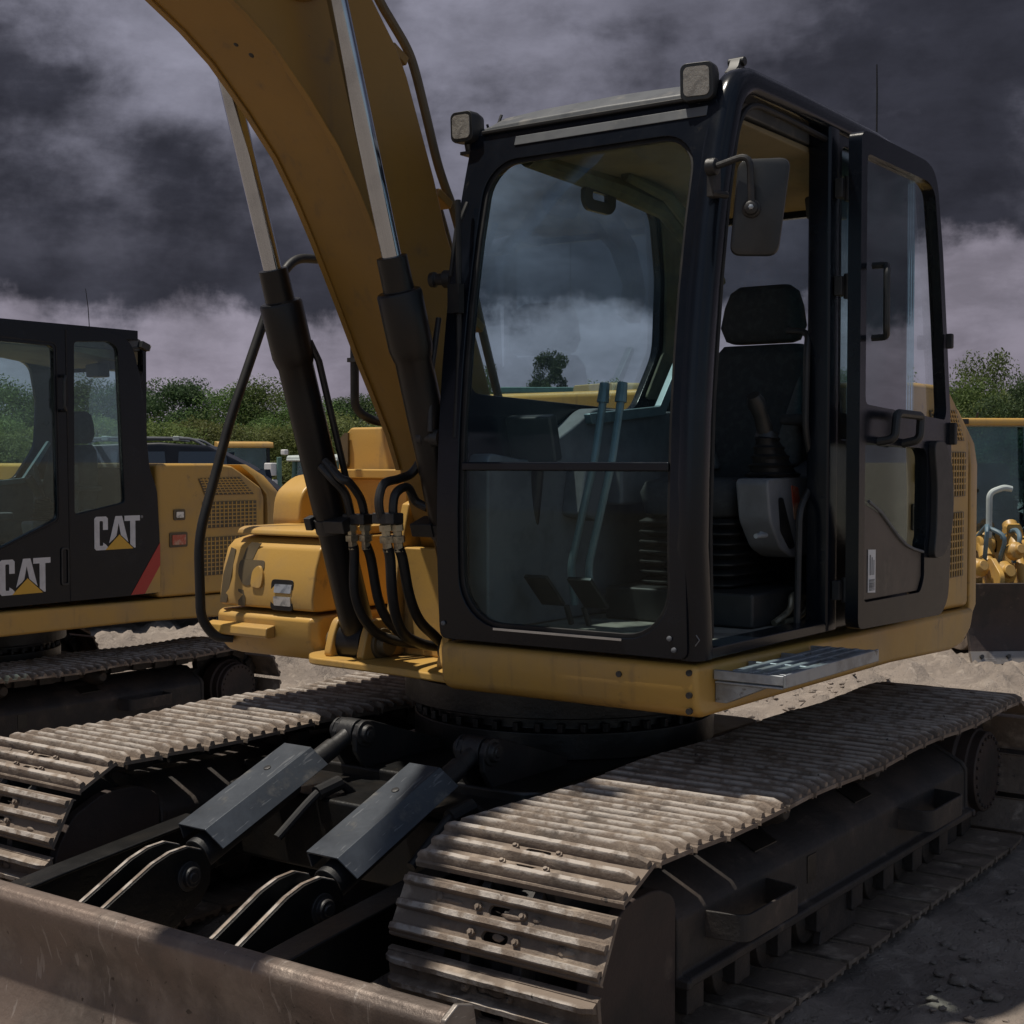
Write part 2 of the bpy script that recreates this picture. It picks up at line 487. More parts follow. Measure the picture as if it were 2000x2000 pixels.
class MB:
    def __init__(self):
        self.b = bmesh.new()
        self.mi = 0

    def face(self, vs):
        try:
            f = self.b.faces.new(vs)
            f.material_index = self.mi
            return f
        except ValueError:
            return None

    def box(self, c, s, rot=None):
        c = Vector(c)
        vs = []
        for dz in (-1, 1):
            for dy in (-1, 1):
                for dx in (-1, 1):
                    p = Vector((dx * s[0] / 2, dy * s[1] / 2, dz * s[2] / 2))
                    if rot is not None:
                        p = rot @ p
                    vs.append(self.b.verts.new(c + p))
        for f in ((0, 2, 3, 1), (4, 5, 7, 6), (0, 1, 5, 4), (2, 6, 7, 3), (0, 4, 6, 2), (1, 3, 7, 5)):
            self.face([vs[i] for i in f])
        return self

    def bb(self, x0, x1, y0, y1, z0, z1):
        return self.box(((x0 + x1) / 2, (y0 + y1) / 2, (z0 + z1) / 2), (x1 - x0, y1 - y0, z1 - z0))

    def loft(self, loops, cap=True, closed=True):
        L = [[self.b.verts.new(p) for p in lp] for lp in loops]
        n = len(L[0])
        for a, c in zip(L[:-1], L[1:]):
            for i in range(n if closed else n - 1):
                j = (i + 1) % n
                self.face([a[i], a[j], c[j], c[i]])
        if cap and closed:
            self.face(list(reversed(L[0])))
            self.face(L[-1])
        return self

    def prism_y(self, poly, y0, y1):          # polygon in (x, z)
        return self.loft([[(x, y0, z) for x, z in poly], [(x, y1, z) for x, z in poly]])

    def prism_x(self, poly, x0, x1):          # polygon in (y, z)
        return self.loft([[(x0, y, z) for y, z in poly], [(x1, y, z) for y, z in poly]])

    def prism_z(self, poly, z0, z1):
        return self.loft([[(x, y, z0) for x, y in poly], [(x, y, z1) for x, y in poly]])

    def tube(self, path, r, n=10, cap=True):
        P = [Vector(p) for p in path]
        R = r if isinstance(r, (list, tuple)) else [r] * len(P)
        tang = []
        for i in range(len(P)):
            a = P[max(i - 1, 0)]
            c = P[min(i + 1, len(P) - 1)]
            tang.append((c - a).normalized())
        up = Vector((0, 0, 1)) if abs(tang[0].z) < 0.9 else Vector((1, 0, 0))
        u = tang[0].cross(up).normalized()
        loops = []
        for i, p in enumerate(P):
            t = tang[i]
            u = (u - t * u.dot(t)).normalized()
            v = t.cross(u)
            loops.append([p + (u * cos(2 * pi * k / n) + v * sin(2 * pi * k / n)) * R[i] for k in range(n)])
        return self.loft(loops, cap)

    def cyl(self, p0, p1, r0, r1=None, n=24):
        return self.tube([p0, p1], [r0, r0 if r1 is None else r1], n)

    def lathe(self, p0, axis, prof, n=24):    # prof: (distance along axis, radius)
        p0 = Vector(p0)
        a = Vector(axis).normalized()
        up = Vector((0, 0, 1)) if abs(a.z) < 0.9 else Vector((1, 0, 0))
        u = a.cross(up).normalized()
        v = a.cross(u)
        loops = [[p0 + a * d + (u * cos(2 * pi * k / n) + v * sin(2 * pi * k / n)) * max(r, 1e-4) for k in range(n)] for d, r in prof]
        return self.loft(loops)

    def sweep(self, path, sect, side=Vector((0, 1, 0)), cap=True):   # sect (a, b): a along side, b along cross(side, tangent)
        P = [Vector(p) for p in path]
        loops = []
        for i, p in enumerate(P):
            t = (P[min(i + 1, len(P) - 1)] - P[max(i - 1, 0)]).normalized()
            s = (side - t * side.dot(t)).normalized()
            b = t.cross(s)
            loops.append([p + s * a + b * c for a, c in sect])
        return self.loft(loops, cap)

    def plate(self, outer, holes, fn, thick):
        """flat outline with holes in (u, v); fn(u, v, w) -> xyz; w runs 0..thick"""
        tb = bmesh.new()
        loops = []
        edges = []
        idx = {}
        pts = []
        for lp in [outer] + list(holes):
            vs = [tb.verts.new((p[0], p[1], 0)) for p in lp]
            base = len(pts)
            for k, v in enumerate(vs):
                idx[v] = base + k
                pts.append(lp[k])
            loops.append(list(range(base, base + len(lp))))
            for k in range(len(vs)):
                edges.append(tb.edges.new((vs[k], vs[(k + 1) % len(vs)])))
        bmesh.ops.triangle_fill(tb, use_beauty=True, use_dissolve=False, edges=edges)
        tris = [[idx[v] for v in f.verts] for f in tb.faces]
        tb.free()
        A = [self.b.verts.new(fn(p[0], p[1], 0)) for p in pts]
        B = [self.b.verts.new(fn(p[0], p[1], thick)) for p in pts]
        for t in tris:
            self.face([A[i] for i in t])
            self.face([B[i] for i in reversed(t)])
        for lp in loops:
            for k in range(len(lp)):
                i, j = lp[k], lp[(k + 1) % len(lp)]
                self.face([A[i], A[j], B[j], B[i]])
        return self

    def build(self, name, mats, parent=None, bevel=0.0, seg=2, smooth=True, ang=35, origin=None):
        bmesh.ops.recalc_face_normals(self.b, faces=self.b.faces)
        vs = self.b.verts
        if origin is None:
            lo = Vector((min(v.co.x for v in vs), min(v.co.y for v in vs), min(v.co.z for v in vs)))
            hi = Vector((max(v.co.x for v in vs), max(v.co.y for v in vs), max(v.co.z for v in vs)))
            c = (lo + hi) / 2
            if parent is None:
                c.z = lo.z
        else:
            c = Vector(origin)
        for v in vs:
            v.co -= c
        me = bpy.data.meshes.new(name)
        self.b.to_mesh(me)
        self.b.free()
        if smooth:
            me.shade_smooth()
            me.set_sharp_from_angle(angle=radians(ang))
        for mm in (mats if isinstance(mats, (list, tuple)) else [mats]):
            me.materials.append(MATS[mm])
        o = bpy.data.objects.new(name, me)
        S.collection.objects.link(o)
        WLOC[o] = c
        if parent is not None:
            o.parent = parent
            o.location = c - WLOC[parent]
        else:
            o.location = c
        if bevel:
            md = o.modifiers.new('bevel', 'BEVEL')
            md.width = bevel
            md.segments = seg
            md.limit_method = 'ANGLE'
            md.angle_limit = radians(32)
            md.harden_normals = True
        return o


def rr(u0, v0, u1, v1, r, n=6):
    rs = r if isinstance(r, (tuple, list)) else (r, r, r, r)   # corners: (u0v0),(u1v0),(u1v1),(u0v1)
    out = []
    for (cx, cy, a0, q) in ((u0 + rs[0], v0 + rs[0], pi, rs[0]), (u1 - rs[1], v0 + rs[1], 1.5 * pi, rs[1]),
                            (u1 - rs[2], v1 - rs[2], 0, rs[2]), (u0 + rs[3], v1 - rs[3], 0.5 * pi, rs[3])):
        for k in range(n + 1):
            a = a0 + k * pi / 2 / n
            out.append((cx + q * cos(a), cy + q * sin(a)))
    return out


def dense(lp, d):
    out = []
    for i in range(len(lp)):
        a, b = lp[i], lp[(i + 1) % len(lp)]
        L = sqrt((a[0] - b[0]) ** 2 + (a[1] - b[1]) ** 2)
        n = max(1, int(math.ceil(L / d)))
        for k in range(n):
            out.append((a[0] + (b[0] - a[0]) * k / n, a[1] + (b[1] - a[1]) * k / n))
    return out


def roundpoly(lp, r, n=4):
    """round every corner of a closed polygon"""
    out = []
    m = len(lp)
    for i in range(m):
        p = Vector(lp[i])
        a = Vector(lp[i - 1]) - p
        b = Vector(lp[(i + 1) % m]) - p
        q = min(r, a.length * 0.45, b.length * 0.45)
        s, e = p + a.normalized() * q, p + b.normalized() * q
        for k in range(n + 1):
            t = k / n
            v = s * (1 - t) ** 2 + p * 2 * t * (1 - t) + e * t * t
            out.append(tuple(v))
    return out


def roundpath(pts, r, n=5):
    P = [Vector(p) for p in pts]
    out = [P[0]]
    for i in range(1, len(P) - 1):
        p = P[i]
        a, b = P[i - 1] - p, P[i + 1] - p
        q = min(r, a.length * 0.48, b.length * 0.48)
        s, e = p + a.normalized() * q, p + b.normalized() * q
        for k in range(n + 1):
            t = k / n
            out.append(s * (1 - t) ** 2 + p * 2 * t * (1 - t) + e * t * t)
    out.append(P[-1])
    return out


def catmull(pts, n=5):
    P = [Vector(p) for p in pts]
    Q = [P[0] * 2 - P[1]] + P + [P[-1] * 2 - P[-2]]
    out = []
    for i in range(1, len(Q) - 2):
        for k in range(n):
            t = k / n
            p0, p1, p2, p3 = Q[i - 1], Q[i], Q[i + 1], Q[i + 2]
            out.append(0.5 * (2 * p1 + (p2 - p0) * t + (2 * p0 - 5 * p1 + 4 * p2 - p3) * t * t + (3 * p1 - p0 - 3 * p2 + p3) * t ** 3))
    out.append(P[-1])
    return out


def lerp_table(tab, x):
    if x <= tab[0][0]:
        return tab[0][1]
    for (a, va), (b, vb) in zip(tab[:-1], tab[1:]):
        if x <= b:
            t = (x - a) / (b - a)
            return va + (vb - va) * t
    return tab[-1][1]


def copy_tree(o, parent=None):
    c = o.copy()
    S.collection.objects.link(c)
    if parent is not None:
        c.parent = parent
    for ch in list(o.children):
        copy_tree(ch, c)
    return c


def sm(a, b, x):
    t = max(0, min(1, (x - a) / (b - a)))
    return t * t * (3 - 2 * t)

# ------------------------------------------------------------------ ground and sky-line
def gz(x, y):
    g = -0.36 * sm(4.95, 6.6, y) * sm(-3, 2, x)
    g2 = -0.46 * sm(6.9, 11.5, x)
    return min(g, g2) if x > 6.9 else g


def ground_height(x, y):
    d = sqrt((x - 4.5) ** 2 + (y - 2.5) ** 2)
    amp = 0.25 + 0.75 * sm(2.0, 7.0, d)
    v = Vector((x, y, 0))
    h = mnoise.fractal(v * 0.5, 1.0, 2.1, 5) * 0.05 * amp
    h += mnoise.fractal(v * 2.3 + Vector((7, 3, 1)), 0.8, 2.1, 6) * 0.032
    h += max(0.0, mnoise.noise(v * 6.0 + Vector((1, 9, 4)))) * 0.05 + mnoise.noise(v * 13.0) * 0.012
    # rucked earth thrown up behind the machine
    h += 0.11 * sm(7.3, 8.6, x) * max(0.0, mnoise.fractal(v * 2.2, 0.7, 2.2, 6)) * 2
    return gz(x, y) + h - 0.035


def build_ground():
    b = bmesh.new()
    xs, ys = [], []

    def axis(lo, hi, step, far):
        a = [lo - far * (k / 14) ** 3 for k in range(14, 0, -1)]
        n = int((hi - lo) / step)
        a += [lo + (hi - lo) * k / n for k in range(n + 1)]
        a += [hi + far * (k / 14) ** 3 for k in range(1, 15)]
        return a
    xs = axis(-1.0, 19.0, 0.075, 1500)
    ys = axis(-1.5, 15.0, 0.075, 1500)
    grid = [[b.verts.new((x, y, ground_height(x, y) if -40 < x < 90 and -40 < y < 90 else gz(x, y) - 0.035)) for y in ys] for x in xs]
    for i in range(len(xs) - 1):
        for j in range(len(ys) - 1):
            b.faces.new((grid[i][j], grid[i + 1][j], grid[i + 1][j + 1], grid[i][j + 1]))
    me = bpy.data.meshes.new('ground')
    b.to_mesh(me)
    b.free()
    me.shade_smooth()
    me.materials.append(MATS['ground'])
    o = bpy.data.objects.new('ground', me)
    S.collection.objects.link(o)
    o['kind'] = 'structure'


build_ground()

# ------------------------------------------------------------------ the near excavator
BASE = Vector((4.7, 3.3, 0.0))
EX = empty('excavator', BASE, 'yellow tracked excavator with raised boom and its cab door folded open, nearest machine', 'excavator',
           'parked tracked excavators')

# ---- crawler tracks
XI, XS, ZC, RB = 3.30, 6.38, 0.345, 0.308
PITCHN = 41


def track_path(s, total):
    """position, outward angle along the loop starting at the top above the idler"""
    L = XS - XI
    A = pi * RB
    s = s % total
    if s < L:
        t = s / L
        f = (t * 3.05) % 1.0
        sag = -0.011 * sin(pi * f) ** 2 * (1 if 0.02 < t < 0.98 else 0)
        dsag = -0.011 * pi * sin(2 * pi * f) * 3.05 / L
        return XI + s, ZC + RB + sag, -math.atan(dsag)
    s -= L
    if s < A:
        a = s / RB
        return XS + RB * sin(a), ZC + RB * cos(a), a
    s -= A
    if s < L:
        return XS - s, ZC - RB, pi
    s -= L
    a = pi + s / RB
    return XI + RB * sin(a), ZC + RB * cos(a), a


TOTAL = 2 * (XS - XI) + 2 * pi * RB


def shoe_mesh(seed, w=0.68):
    rng = random.Random(seed)
    m = MB()
    h = w / 2
    us = [-0.083, -0.050, -0.018, 0.018, 0.050, 0.083]
    vs = [-h, -0.046, 0.046, h]
    th = 0.013
    for i in range(5):
        for j in range(3):
            if j == 1 and i in (1, 3):
                # rounded clearing hole in the plate
                hole = roundpoly([(us[i] + 0.003, vs[j] + 0.004), (us[i + 1] - 0.003, vs[j] + 0.004), (us[i + 1] - 0.003, vs[j + 1] - 0.004),
                                  (us[i] + 0.003, vs[j + 1] - 0.004)], 0.014, 3)
                m.plate([(us[i], vs[j]), (us[i + 1], vs[j]), (us[i + 1], vs[j + 1]), (us[i], vs[j + 1])], [hole],
                        lambda u, v, q: (u, v, q), th)
            else:
                m.bb(us[i], us[i + 1], vs[j], vs[j + 1], 0, th)
    # curled leading and trailing lips
    m.prism_y([(-0.083, 0.0), (-0.083, th), (-0.087, th - 0.004), (-0.0885, -0.006), (-0.085, -0.007)], -h, h)
    m.prism_y([(0.083, th), (0.083, 0.0), (0.085, -0.007), (0.0885, -0.006), (0.087, th - 0.004)], -h, h)
    # three grousers with worn crests
    for u in (-0.0655, 0.0, 0.0655):
        n = 22
        loops = []
        for k in range(n + 1):
            v = -h + 0.004 + (w - 0.008) * k / n
            e = min(1.0, min(k, n - k) / 0.8 + 0.55)
            zt = th + 0.028 * (0.955 + 0.045 * rng.random()) * e
            d = (rng.random() - 0.5) * 0.0014
            loops.append([(u - 0.0155, v, th - 0.004), (u + 0.0155, v, th - 0.004), (u + 0.0090 + d, v, zt * 0.94), (u + 0.0068 + d, v, zt),
                          (u - 0.0068 + d, v, zt), (u - 0.0090 + d, v, zt * 0.94)])
        m.loft(loops)
    # bolts
    for u in (-0.034, 0.034):
        for v in (-0.072, 0.072):
            m.cyl((u, v, th - 0.002), (u, v, th + 0.012), 0.0125, 0.0115, 6)
            m.cyl((u, v, th + 0.011), (u, v, th + 0.018), 0.007, 0.006, 8)
    # dried mud caked in the pockets
    for k in range(rng.randint(7, 12)):
        u = rng.choice((-0.034, 0.034, -0.034, 0.034)) + rng.uniform(-0.008, 0.008)
        v = rng.uniform(-h + 0.05, h - 0.05)
        rx, ry, rz = rng.uniform(0.008, 0.020), rng.uniform(0.012, 0.05), rng.uniform(0.003, 0.010)
        rings = []
        for a, (q, zz) in enumerate(((1.0, 0.0), (0.85, 0.6), (0.35, 1.0))):
            rings.append([(u + rx * q * cos(2 * pi * i / 9) * rng.uniform(0.75, 1.15), v + ry * q * sin(2 * pi * i / 9) * rng.uniform(0.75, 1.15),
                           th - 0.002 + rz * zz) for i in range(9)])
        m.loft(rings)
    return m


def build_track(yc, name='crawler_track'):
    m = MB()
    for i in range(PITCHN * 2):
        s = (i + 0.5) * TOTAL / (PITCHN * 2)
        x, z, a = track_path(s, TOTAL)
        rot = Matrix.Rotation(a, 3, 'Y')
        for dy in (-0.085, 0.085):
            q = rot @ Vector((0, dy + (0.016 if i % 2 else -0.016), -0.045))
            m.box((x + q.x, yc + q.y, z + q.z), (0.118, 0.03, 0.072), rot)
        if i % 2 == 0:
            q = rot @ Vector((0, 0, -0.05))
            m.cyl((x + q.x, yc - 0.1, z + q.z), (x + q.x, yc + 0.1, z + q.z), 0.02, n=8)
    tr = m.build(name, 'track_frame', EX, bevel=0.006)
    return tr


SHOES = []


def add_shoes(tr, yc, rng):
    for i in range(PITCHN):
        s = (i + 0.35) * TOTAL / PITCHN
        x, z, a = track_path(s, TOTAL)
        if len(SHOES) < 5:
            o = shoe_mesh(len(SHOES) + 11).build('track_shoe', 'track_steel', tr, bevel=0.0, origin=(0, 0, 0))
            SHOES.append(o)
            me = o
        else:
            me = SHOES[rng.randrange(5)].copy()
            S.collection.objects.link(me)
            me.parent = tr
        me.location = Vector((x, yc, z)) - WLOC[tr]
        me.rotation_euler = (rng.uniform(-0.008, 0.008), a + rng.uniform(-0.015, 0.015), 0)


rng = random.Random(3)
YR, YL = 2.22, 4.38
tr_r = build_track(YR)
add_shoes(tr_r, YR, rng)
tr_l = build_track(YL)
add_shoes(tr_l, YL, rng)


def build_track_frame(yc, s):
    """s = -1: outer side towards -Y"""
    Y = lambda q: yc + s * q        # q > 0 is outwards
    sec = [(0.245, 0.235), (0.285, 0.235), (0.285, 0.262), (0.252, 0.268), (0.250, 0.425), (0.232, 0.452), (0.075, 0.535), (-0.075, 0.535), (-0.232, 0.452),
           (-0.250, 0.425), (-0.252, 0.268), (-0.285, 0.262), (-0.285, 0.235), (-0.245, 0.235)]
    m = MB()
    m.prism_x([(Y(a), b) for a, b in sec], 3.55, 5.98)
    # end ribs
    for x in (3.52, 5.97):
        m.prism_x([(Y(a * 1.03), 0.20 + (b - 0.20) * 1.03) for a, b in sec], x, x + 0.028)
    # dark ports cut in the side and the sloping top
    fr = m.build('track_frame', 'track_frame', EX, bevel=0.008)
    port = MB()
    port.bb(4.40, 4.47, Y(0.2505) - 0.003, Y(0.2505) + 0.003, 0.325, 0.415)
    port.build('port_cover', 'oily_black', fr)
    for x in (4.14, 4.95):
        port = MB()
        q = [(0.190, 0.4765), (0.120, 0.5145)]
        port.loft([[(x, Y(q[0][0]), q[0][1]), (x + 0.16, Y(q[0][0]), q[0][1]), (x + 0.16, Y(q[0][0]), q[0][1] + 0.004), (x, Y(q[0][0]), q[0][1] + 0.004)],
                   [(x, Y(q[1][0]), q[1][1]), (x + 0.16, Y(q[1][0]), q[1][1]), (x + 0.16, Y(q[1][0]), q[1][1] + 0.004), (x, Y(q[1][0]), q[1][1] + 0.004)]])
        port.build('port_cover', 'oily_black', fr)
    # front idler guard
    m = MB()
    prof = [(3.06, 0.05), (3.515, 0.08), (3.515, 0.50), (3.42, 0.548), (3.27, 0.55), (3.13, 0.49), (3.06, 0.38), (3.04, 0.2)]
    for a, b in ((0.215, 0.255), (-0.215, -0.255)):
        m = MB()
        m.prism_y(roundpoly(prof, 0.04), Y(a), Y(b))
        m.build('idler_guard', 'guard_brown', EX, bevel=0.006)
    # rollers follow
    # rollers
    for k in range(8):
        x = 3.66 + k * 0.30
        m = MB()
        m.lathe((x, Y(-0.20), 0.155), (0, s, 0), [(0, 0.045), (0.02, 0.085), (0.06, 0.085), (0.07, 0.07), (0.33, 0.07), (0.34, 0.085), (0.38, 0.085),
                                                  (0.40, 0.045), (0.43, 0.04)], 18)
        m.bb(x - 0.05, x + 0.05, min(Y(0.18), Y(0.24)), max(Y(0.18), Y(0.24)), 0.13, 0.25)
        m.build('track_roller', 'track_frame', fr, bevel=0.004)
    m = MB()
    m.prism_y([(4.58, 0.06), (4.90, 0.06), (4.86, 0.235), (4.62, 0.235)], Y(0.19), Y(0.22))
    m.build('roller_guard', 'track_frame', fr, bevel=0.005)
    for x in (4.33, 5.12):
        m = MB()
        m.lathe((x, Y(-0.12), 0.575), (0, s, 0), [(0, 0.05), (0.02, 0.062), (0.26, 0.062), (0.28, 0.05), (0.30, 0.048), (0.33, 0.03)], 18)
        m.bb(x - 0.03, x + 0.03, min(Y(-0.2), Y(-0.1)), max(Y(-0.2), Y(-0.1)), 0.50, 0.60)
        m.build('carrier_roller', 'track_frame', fr, bevel=0.004)
    for x0, x1 in ((3.70, 4.10), (5.22, 5.62)):
        m = MB()
        path = roundpath([(x0, Y(0.245), 0.375), (x0 + 0.02, Y(0.37), 0.375), (x1 - 0.02, Y(0.37), 0.375), (x1, Y(0.245), 0.375)], 0.035)
        m.sweep(path, [(-0.04, -0.005), (0.04, -0.005), (0.04, 0.005), (-0.04, 0.005)], side=Vector((0, 0, 1)))
        m.build('step_bracket', 'track_frame', fr, bevel=0.003)
    # idler wheel and sprocket
    m = MB()
    m.lathe((XI, Y(-0.10), ZC), (0, s, 0), [(0, 0.05), (0.01, 0.225), (0.05, 0.235), (0.06, 0.255), (0.14, 0.255), (0.15, 0.235), (0.19, 0.225), (0.2, 0.05)], 36)
    m.build('idler_wheel', 'track_frame', EX)
    m = MB()
    n = 19
    outer = []
    for k in range(n * 4):
        a = 2 * pi * k / (n * 4)
        r = (0.275, 0.262, 0.235, 0.262)[k % 4]
        outer.append((r * cos(a), r * sin(a)))
    m.plate(outer, [], lambda u, v, w: (XS + u, Y(-0.03) + w, ZC + v), 0.06)
    sp = m.build('drive_sprocket', 'track_frame', EX, bevel=0.004)
    m = MB()
    m.lathe((XS, Y(0.03), ZC), (0, s, 0), [(0, 0.21), (0.09, 0.205), (0.10, 0.19), (0.145, 0.188), (0.15, 0.178), (0.185, 0.176), (0.19, 0.168)], 40)
    for k in range(24):
        a = 2 * pi * k / 24
        m.cyl((XS + 0.155 * cos(a), Y(0.215), ZC + 0.155 * sin(a)), (XS + 0.155 * cos(a), Y(0.229), ZC + 0.155 * sin(a)), 0.0085, n=6)
    m.build('final_drive', 'guard_brown', sp, bevel=0.003)
    return fr


build_track_frame(YR, -1)
build_track_frame(YL, 1)

# ---- lower frame, slewing ring
m = MB()
m.prism_z(roundpoly([(3.95, 2.75), (5.7, 2.75), (5.7, 3.85), (3.95, 3.85)], 0.1), 0.36, 0.60)
for x in (4.15, 5.35):
    m.bb(x - 0.17, x + 0.17, 2.42, 4.18, 0.34, 0.54)
m.prism_z([(3.62, 2.72), (4.0, 2.6), (4.0, 4.0), (3.62, 3.88)], 0.30, 0.56)
m.build('lower_frame', 'oily_black', EX, bevel=0.015)
m = MB()
m.lathe((4.98, 3.32, 0.60), (0, 0, 1), [(0, 0.62), (0.10, 0.62), (0.11, 0.58), (0.15, 0.58), (0.16, 0.66), (0.26, 0.66), (0.30, 0.60), (0.34, 0.60)], 60)
for k in range(44):
    a = 2 * pi * k / 44
    m.bb(4.98 + 0.60 * cos(a) - 0.012, 4.98 + 0.60 * cos(a) + 0.012, 3.32 + 0.60 * sin(a) - 0.012, 3.32 + 0.60 * sin(a) + 0.012, 0.70, 0.735)
m.build('slewing_ring', 'oily_black', EX, bevel=0.004)

# ---- dozer blade
m = MB()
front = [(2.378, 0.515), (2.382, 0.475), (2.404, 0.43), (2.420, 0.37), (2.420, 0.30), (2.402, 0.22), (2.36, 0.14), (2.30, 0.07), (2.22, 0.01)]
back = [(2.25, 0.0), (2.375, 0.05), (2.45, 0.10), (2.485, 0.20), (2.495, 0.30), (2.485, 0.42), (2.465, 0.50), (2.455, 0.525), (2.43, 0.54), (2.395, 0.535)]
blade = m.prism_y(front + back, 1.90, 4.72).build('dozer_blade', 'blade_steel', EX, bevel=0.008, ang=50)
m = MB()
m.prism_y([(2.23, 0.022), (2.30, 0.078), (2.288, 0.082), (2.20, 0.0)], 1.92, 4.70)
m.build('cutting_edge', 'blade_edge', blade, bevel=0.003)
m = MB()
m.prism_y(roundpoly([(2.47, 0.16), (2.66, 0.18), (2.66, 0.30), (2.60, 0.345), (2.475, 0.36)], 0.04), 2.15, 4.45)
for y in (1.93, 4.66):
    m.prism_y([(2.44, 0.06), (2.60, 0.10), (2.60, 0.30), (2.46, 0.49)], y, y + 0.03)
for y in (2.45, 3.30, 4.15):
    m.prism_y([(2.47, 0.10), (2.72, 0.12), (2.68, 0.30), (2.48, 0.47)], y, y + 0.025)
m.build('blade_stiffener', 'blade_steel', blade, bevel=0.008)
# hooked ends of the top rail
m = MB()
m.prism_y([(2.36, 0.40), (2.375, 0.53), (2.42, 0.552), (2.475, 0.535), (2.50, 0.42), (2.49, 0.25), (2.42, 0.25)], 1.884, 1.899)
m.build('end_plate', 'blade_edge', blade, bevel=0.004)

BC = [(3.57, 1), (2.99, 1)]          # y of the two blade cylinders
for y, _ in BC:
    # ears on the blade that carry the lower pin
    for dy in (-0.052, 0.052):
        m = MB()
        poly = [(2.47, 0.06), (2.47, 0.235), (2.62, 0.30), (2.78, 0.375), (2.96, 0.462), (3.03, 0.483), (3.10, 0.487), (3.16, 0.465), (3.195, 0.41),
                (3.19, 0.35), (3.15, 0.30), (2.95, 0.20), (2.75, 0.10)]
        m.prism_y(poly, y + dy - 0.014, y + dy + 0.014)
        m.mi = 1  # thin tan strip puts the sunlight on the ear's top edge into colour
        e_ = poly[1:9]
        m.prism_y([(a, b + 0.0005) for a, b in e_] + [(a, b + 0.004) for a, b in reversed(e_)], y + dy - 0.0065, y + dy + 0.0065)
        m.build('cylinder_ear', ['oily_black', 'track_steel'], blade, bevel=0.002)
# push arms
for y in (2.74, 3.86):
    m = MB()
    m.prism_y([(2.50, 0.16), (2.52, 0.36), (2.85, 0.40), (3.45, 0.46), (3.72, 0.47), (3.74, 0.30), (3.40, 0.25), (2.85, 0.20)], y - 0.02, y + 0.02)
    m.prism_y([(2.52, 0.360), (2.85, 0.400), (3.45, 0.460), (3.45, 0.472), (2.85, 0.412), (2.52, 0.372)], y - 0.05, y + 0.05)
    m.cyl((3.70, y - 0.09, 0.38), (3.70, y + 0.09, 0.38), 0.06, n=20)
    m.build('push_arm', 'oily_black', EX, bevel=0.005)
# blade cylinders
for y, _ in BC:
    lo, up = Vector((3.10, y, 0.395)), Vector((3.95, y, 0.722))
    d = (up - lo).normalized()
    nrm = Vector((-d.z, 0, d.x))
    m = MB()
    m.cyl(lo, lo + d * 0.80, 0.036, n=20)
    m.cyl(lo + d * 0.10, lo + d * 0.56, 0.055, n=24)
    for p, w, rr_ in ((lo, 0.036, 0.058), (up, 0.036, 0.050)):
        m.cyl(p + Vector((0, -w, 0)), p + Vector((0, w, 0)), rr_, n=28)
    m.tube([lo + d * 0.78, lo + d * 0.86, up], [0.03, 0.03, 0.042], 18)
    bc = m.build('blade_cylinder', 'black_iron', EX, bevel=0.004)
    # pins with washers
    for p, w in ((lo, 0.092), (up, 0.088)):
        m = MB()
        for sgn in (-1, 1):
            m.lathe(p + Vector((0, sgn * (w - 0.03), 0)), (0, sgn, 0), [(0, 0.048), (0.010, 0.048), (0.012, 0.034), (0.028, 0.032), (0.03, 0.018), (0.034, 0.016)], 24)
        m.cyl(p + Vector((0, -w, 0)), p + Vector((0, w, 0)), 0.03, n=20)
        m.build('cylinder_pin', 'black_iron', bc, bevel=0.003)
    # folded steel guard over the ram
    a0, a1 = lo + d * 0.13, lo + d * 0.66
    m = MB()
    t = 0.007
    yl, yr = y + 0.085, y - 0.045
    top = 0.088
    prof = [(yl, top - 0.055), (yl, top), (yr, top), (yr - 0.062, top - 0.062), (yr - 0.062 + t, top - 0.062 - t * 0.4), (yr + 0.003, top - t), (yl - t, top - t), (yl - t, top - 0.055)]
    ld, rd = 0.0, 0.0
    m.loft([[a0 + nrm * b + Vector((0, a - y, 0)) for a, b in prof], [a1 + nrm * b + Vector((0, a - y, 0)) for a, b in prof]])
    g = m.build('ram_guard', 'guard_steel', bc, bevel=0.002)
    m = MB()
    c = a0 + d * 0.37 + nrm * (top + 0.001) + Vector((0, 0.02, 0))
    m.lathe(c, nrm, [(0, 0.013), (0.002, 0.013), (0.0035, 0.009), (0.0035, 0.001)], 16)
    m.build('guard_bolt', 'black_iron', g)
    # brackets on the lower frame that hold the upper pin
    m = MB()
    for dy in (-0.05, 0.05):
        m.prism_y([(3.905, 0.66), (3.902, 0.725), (3.92, 0.757), (3.955, 0.770), (4.0, 0.762), (4.42, 0.625), (4.42, 0.58), (3.98, 0.56)], y + dy - 0.011, y + dy + 0.011)
    m.build('cylinder_bracket', 'black_iron', EX, bevel=0.004)
    # hydraulic hose beside the ram
    m = MB()
    m.tube(catmull([(3.42, y - 0.14, 0.46), (3.58, y - 0.15, 0.565), (3.66, y - 0.16, 0.60), (3.72, y - 0.17, 0.585), (3.80, y - 0.18, 0.50), (3.86, y - 0.18, 0.40)], 5), 0.016, 10)
    m.tube([(3.60, y - 0.15, 0.578), (3.70, y - 0.165, 0.60)], 0.026, 10)
    m.build('ram_hose', 'rubber', EX)

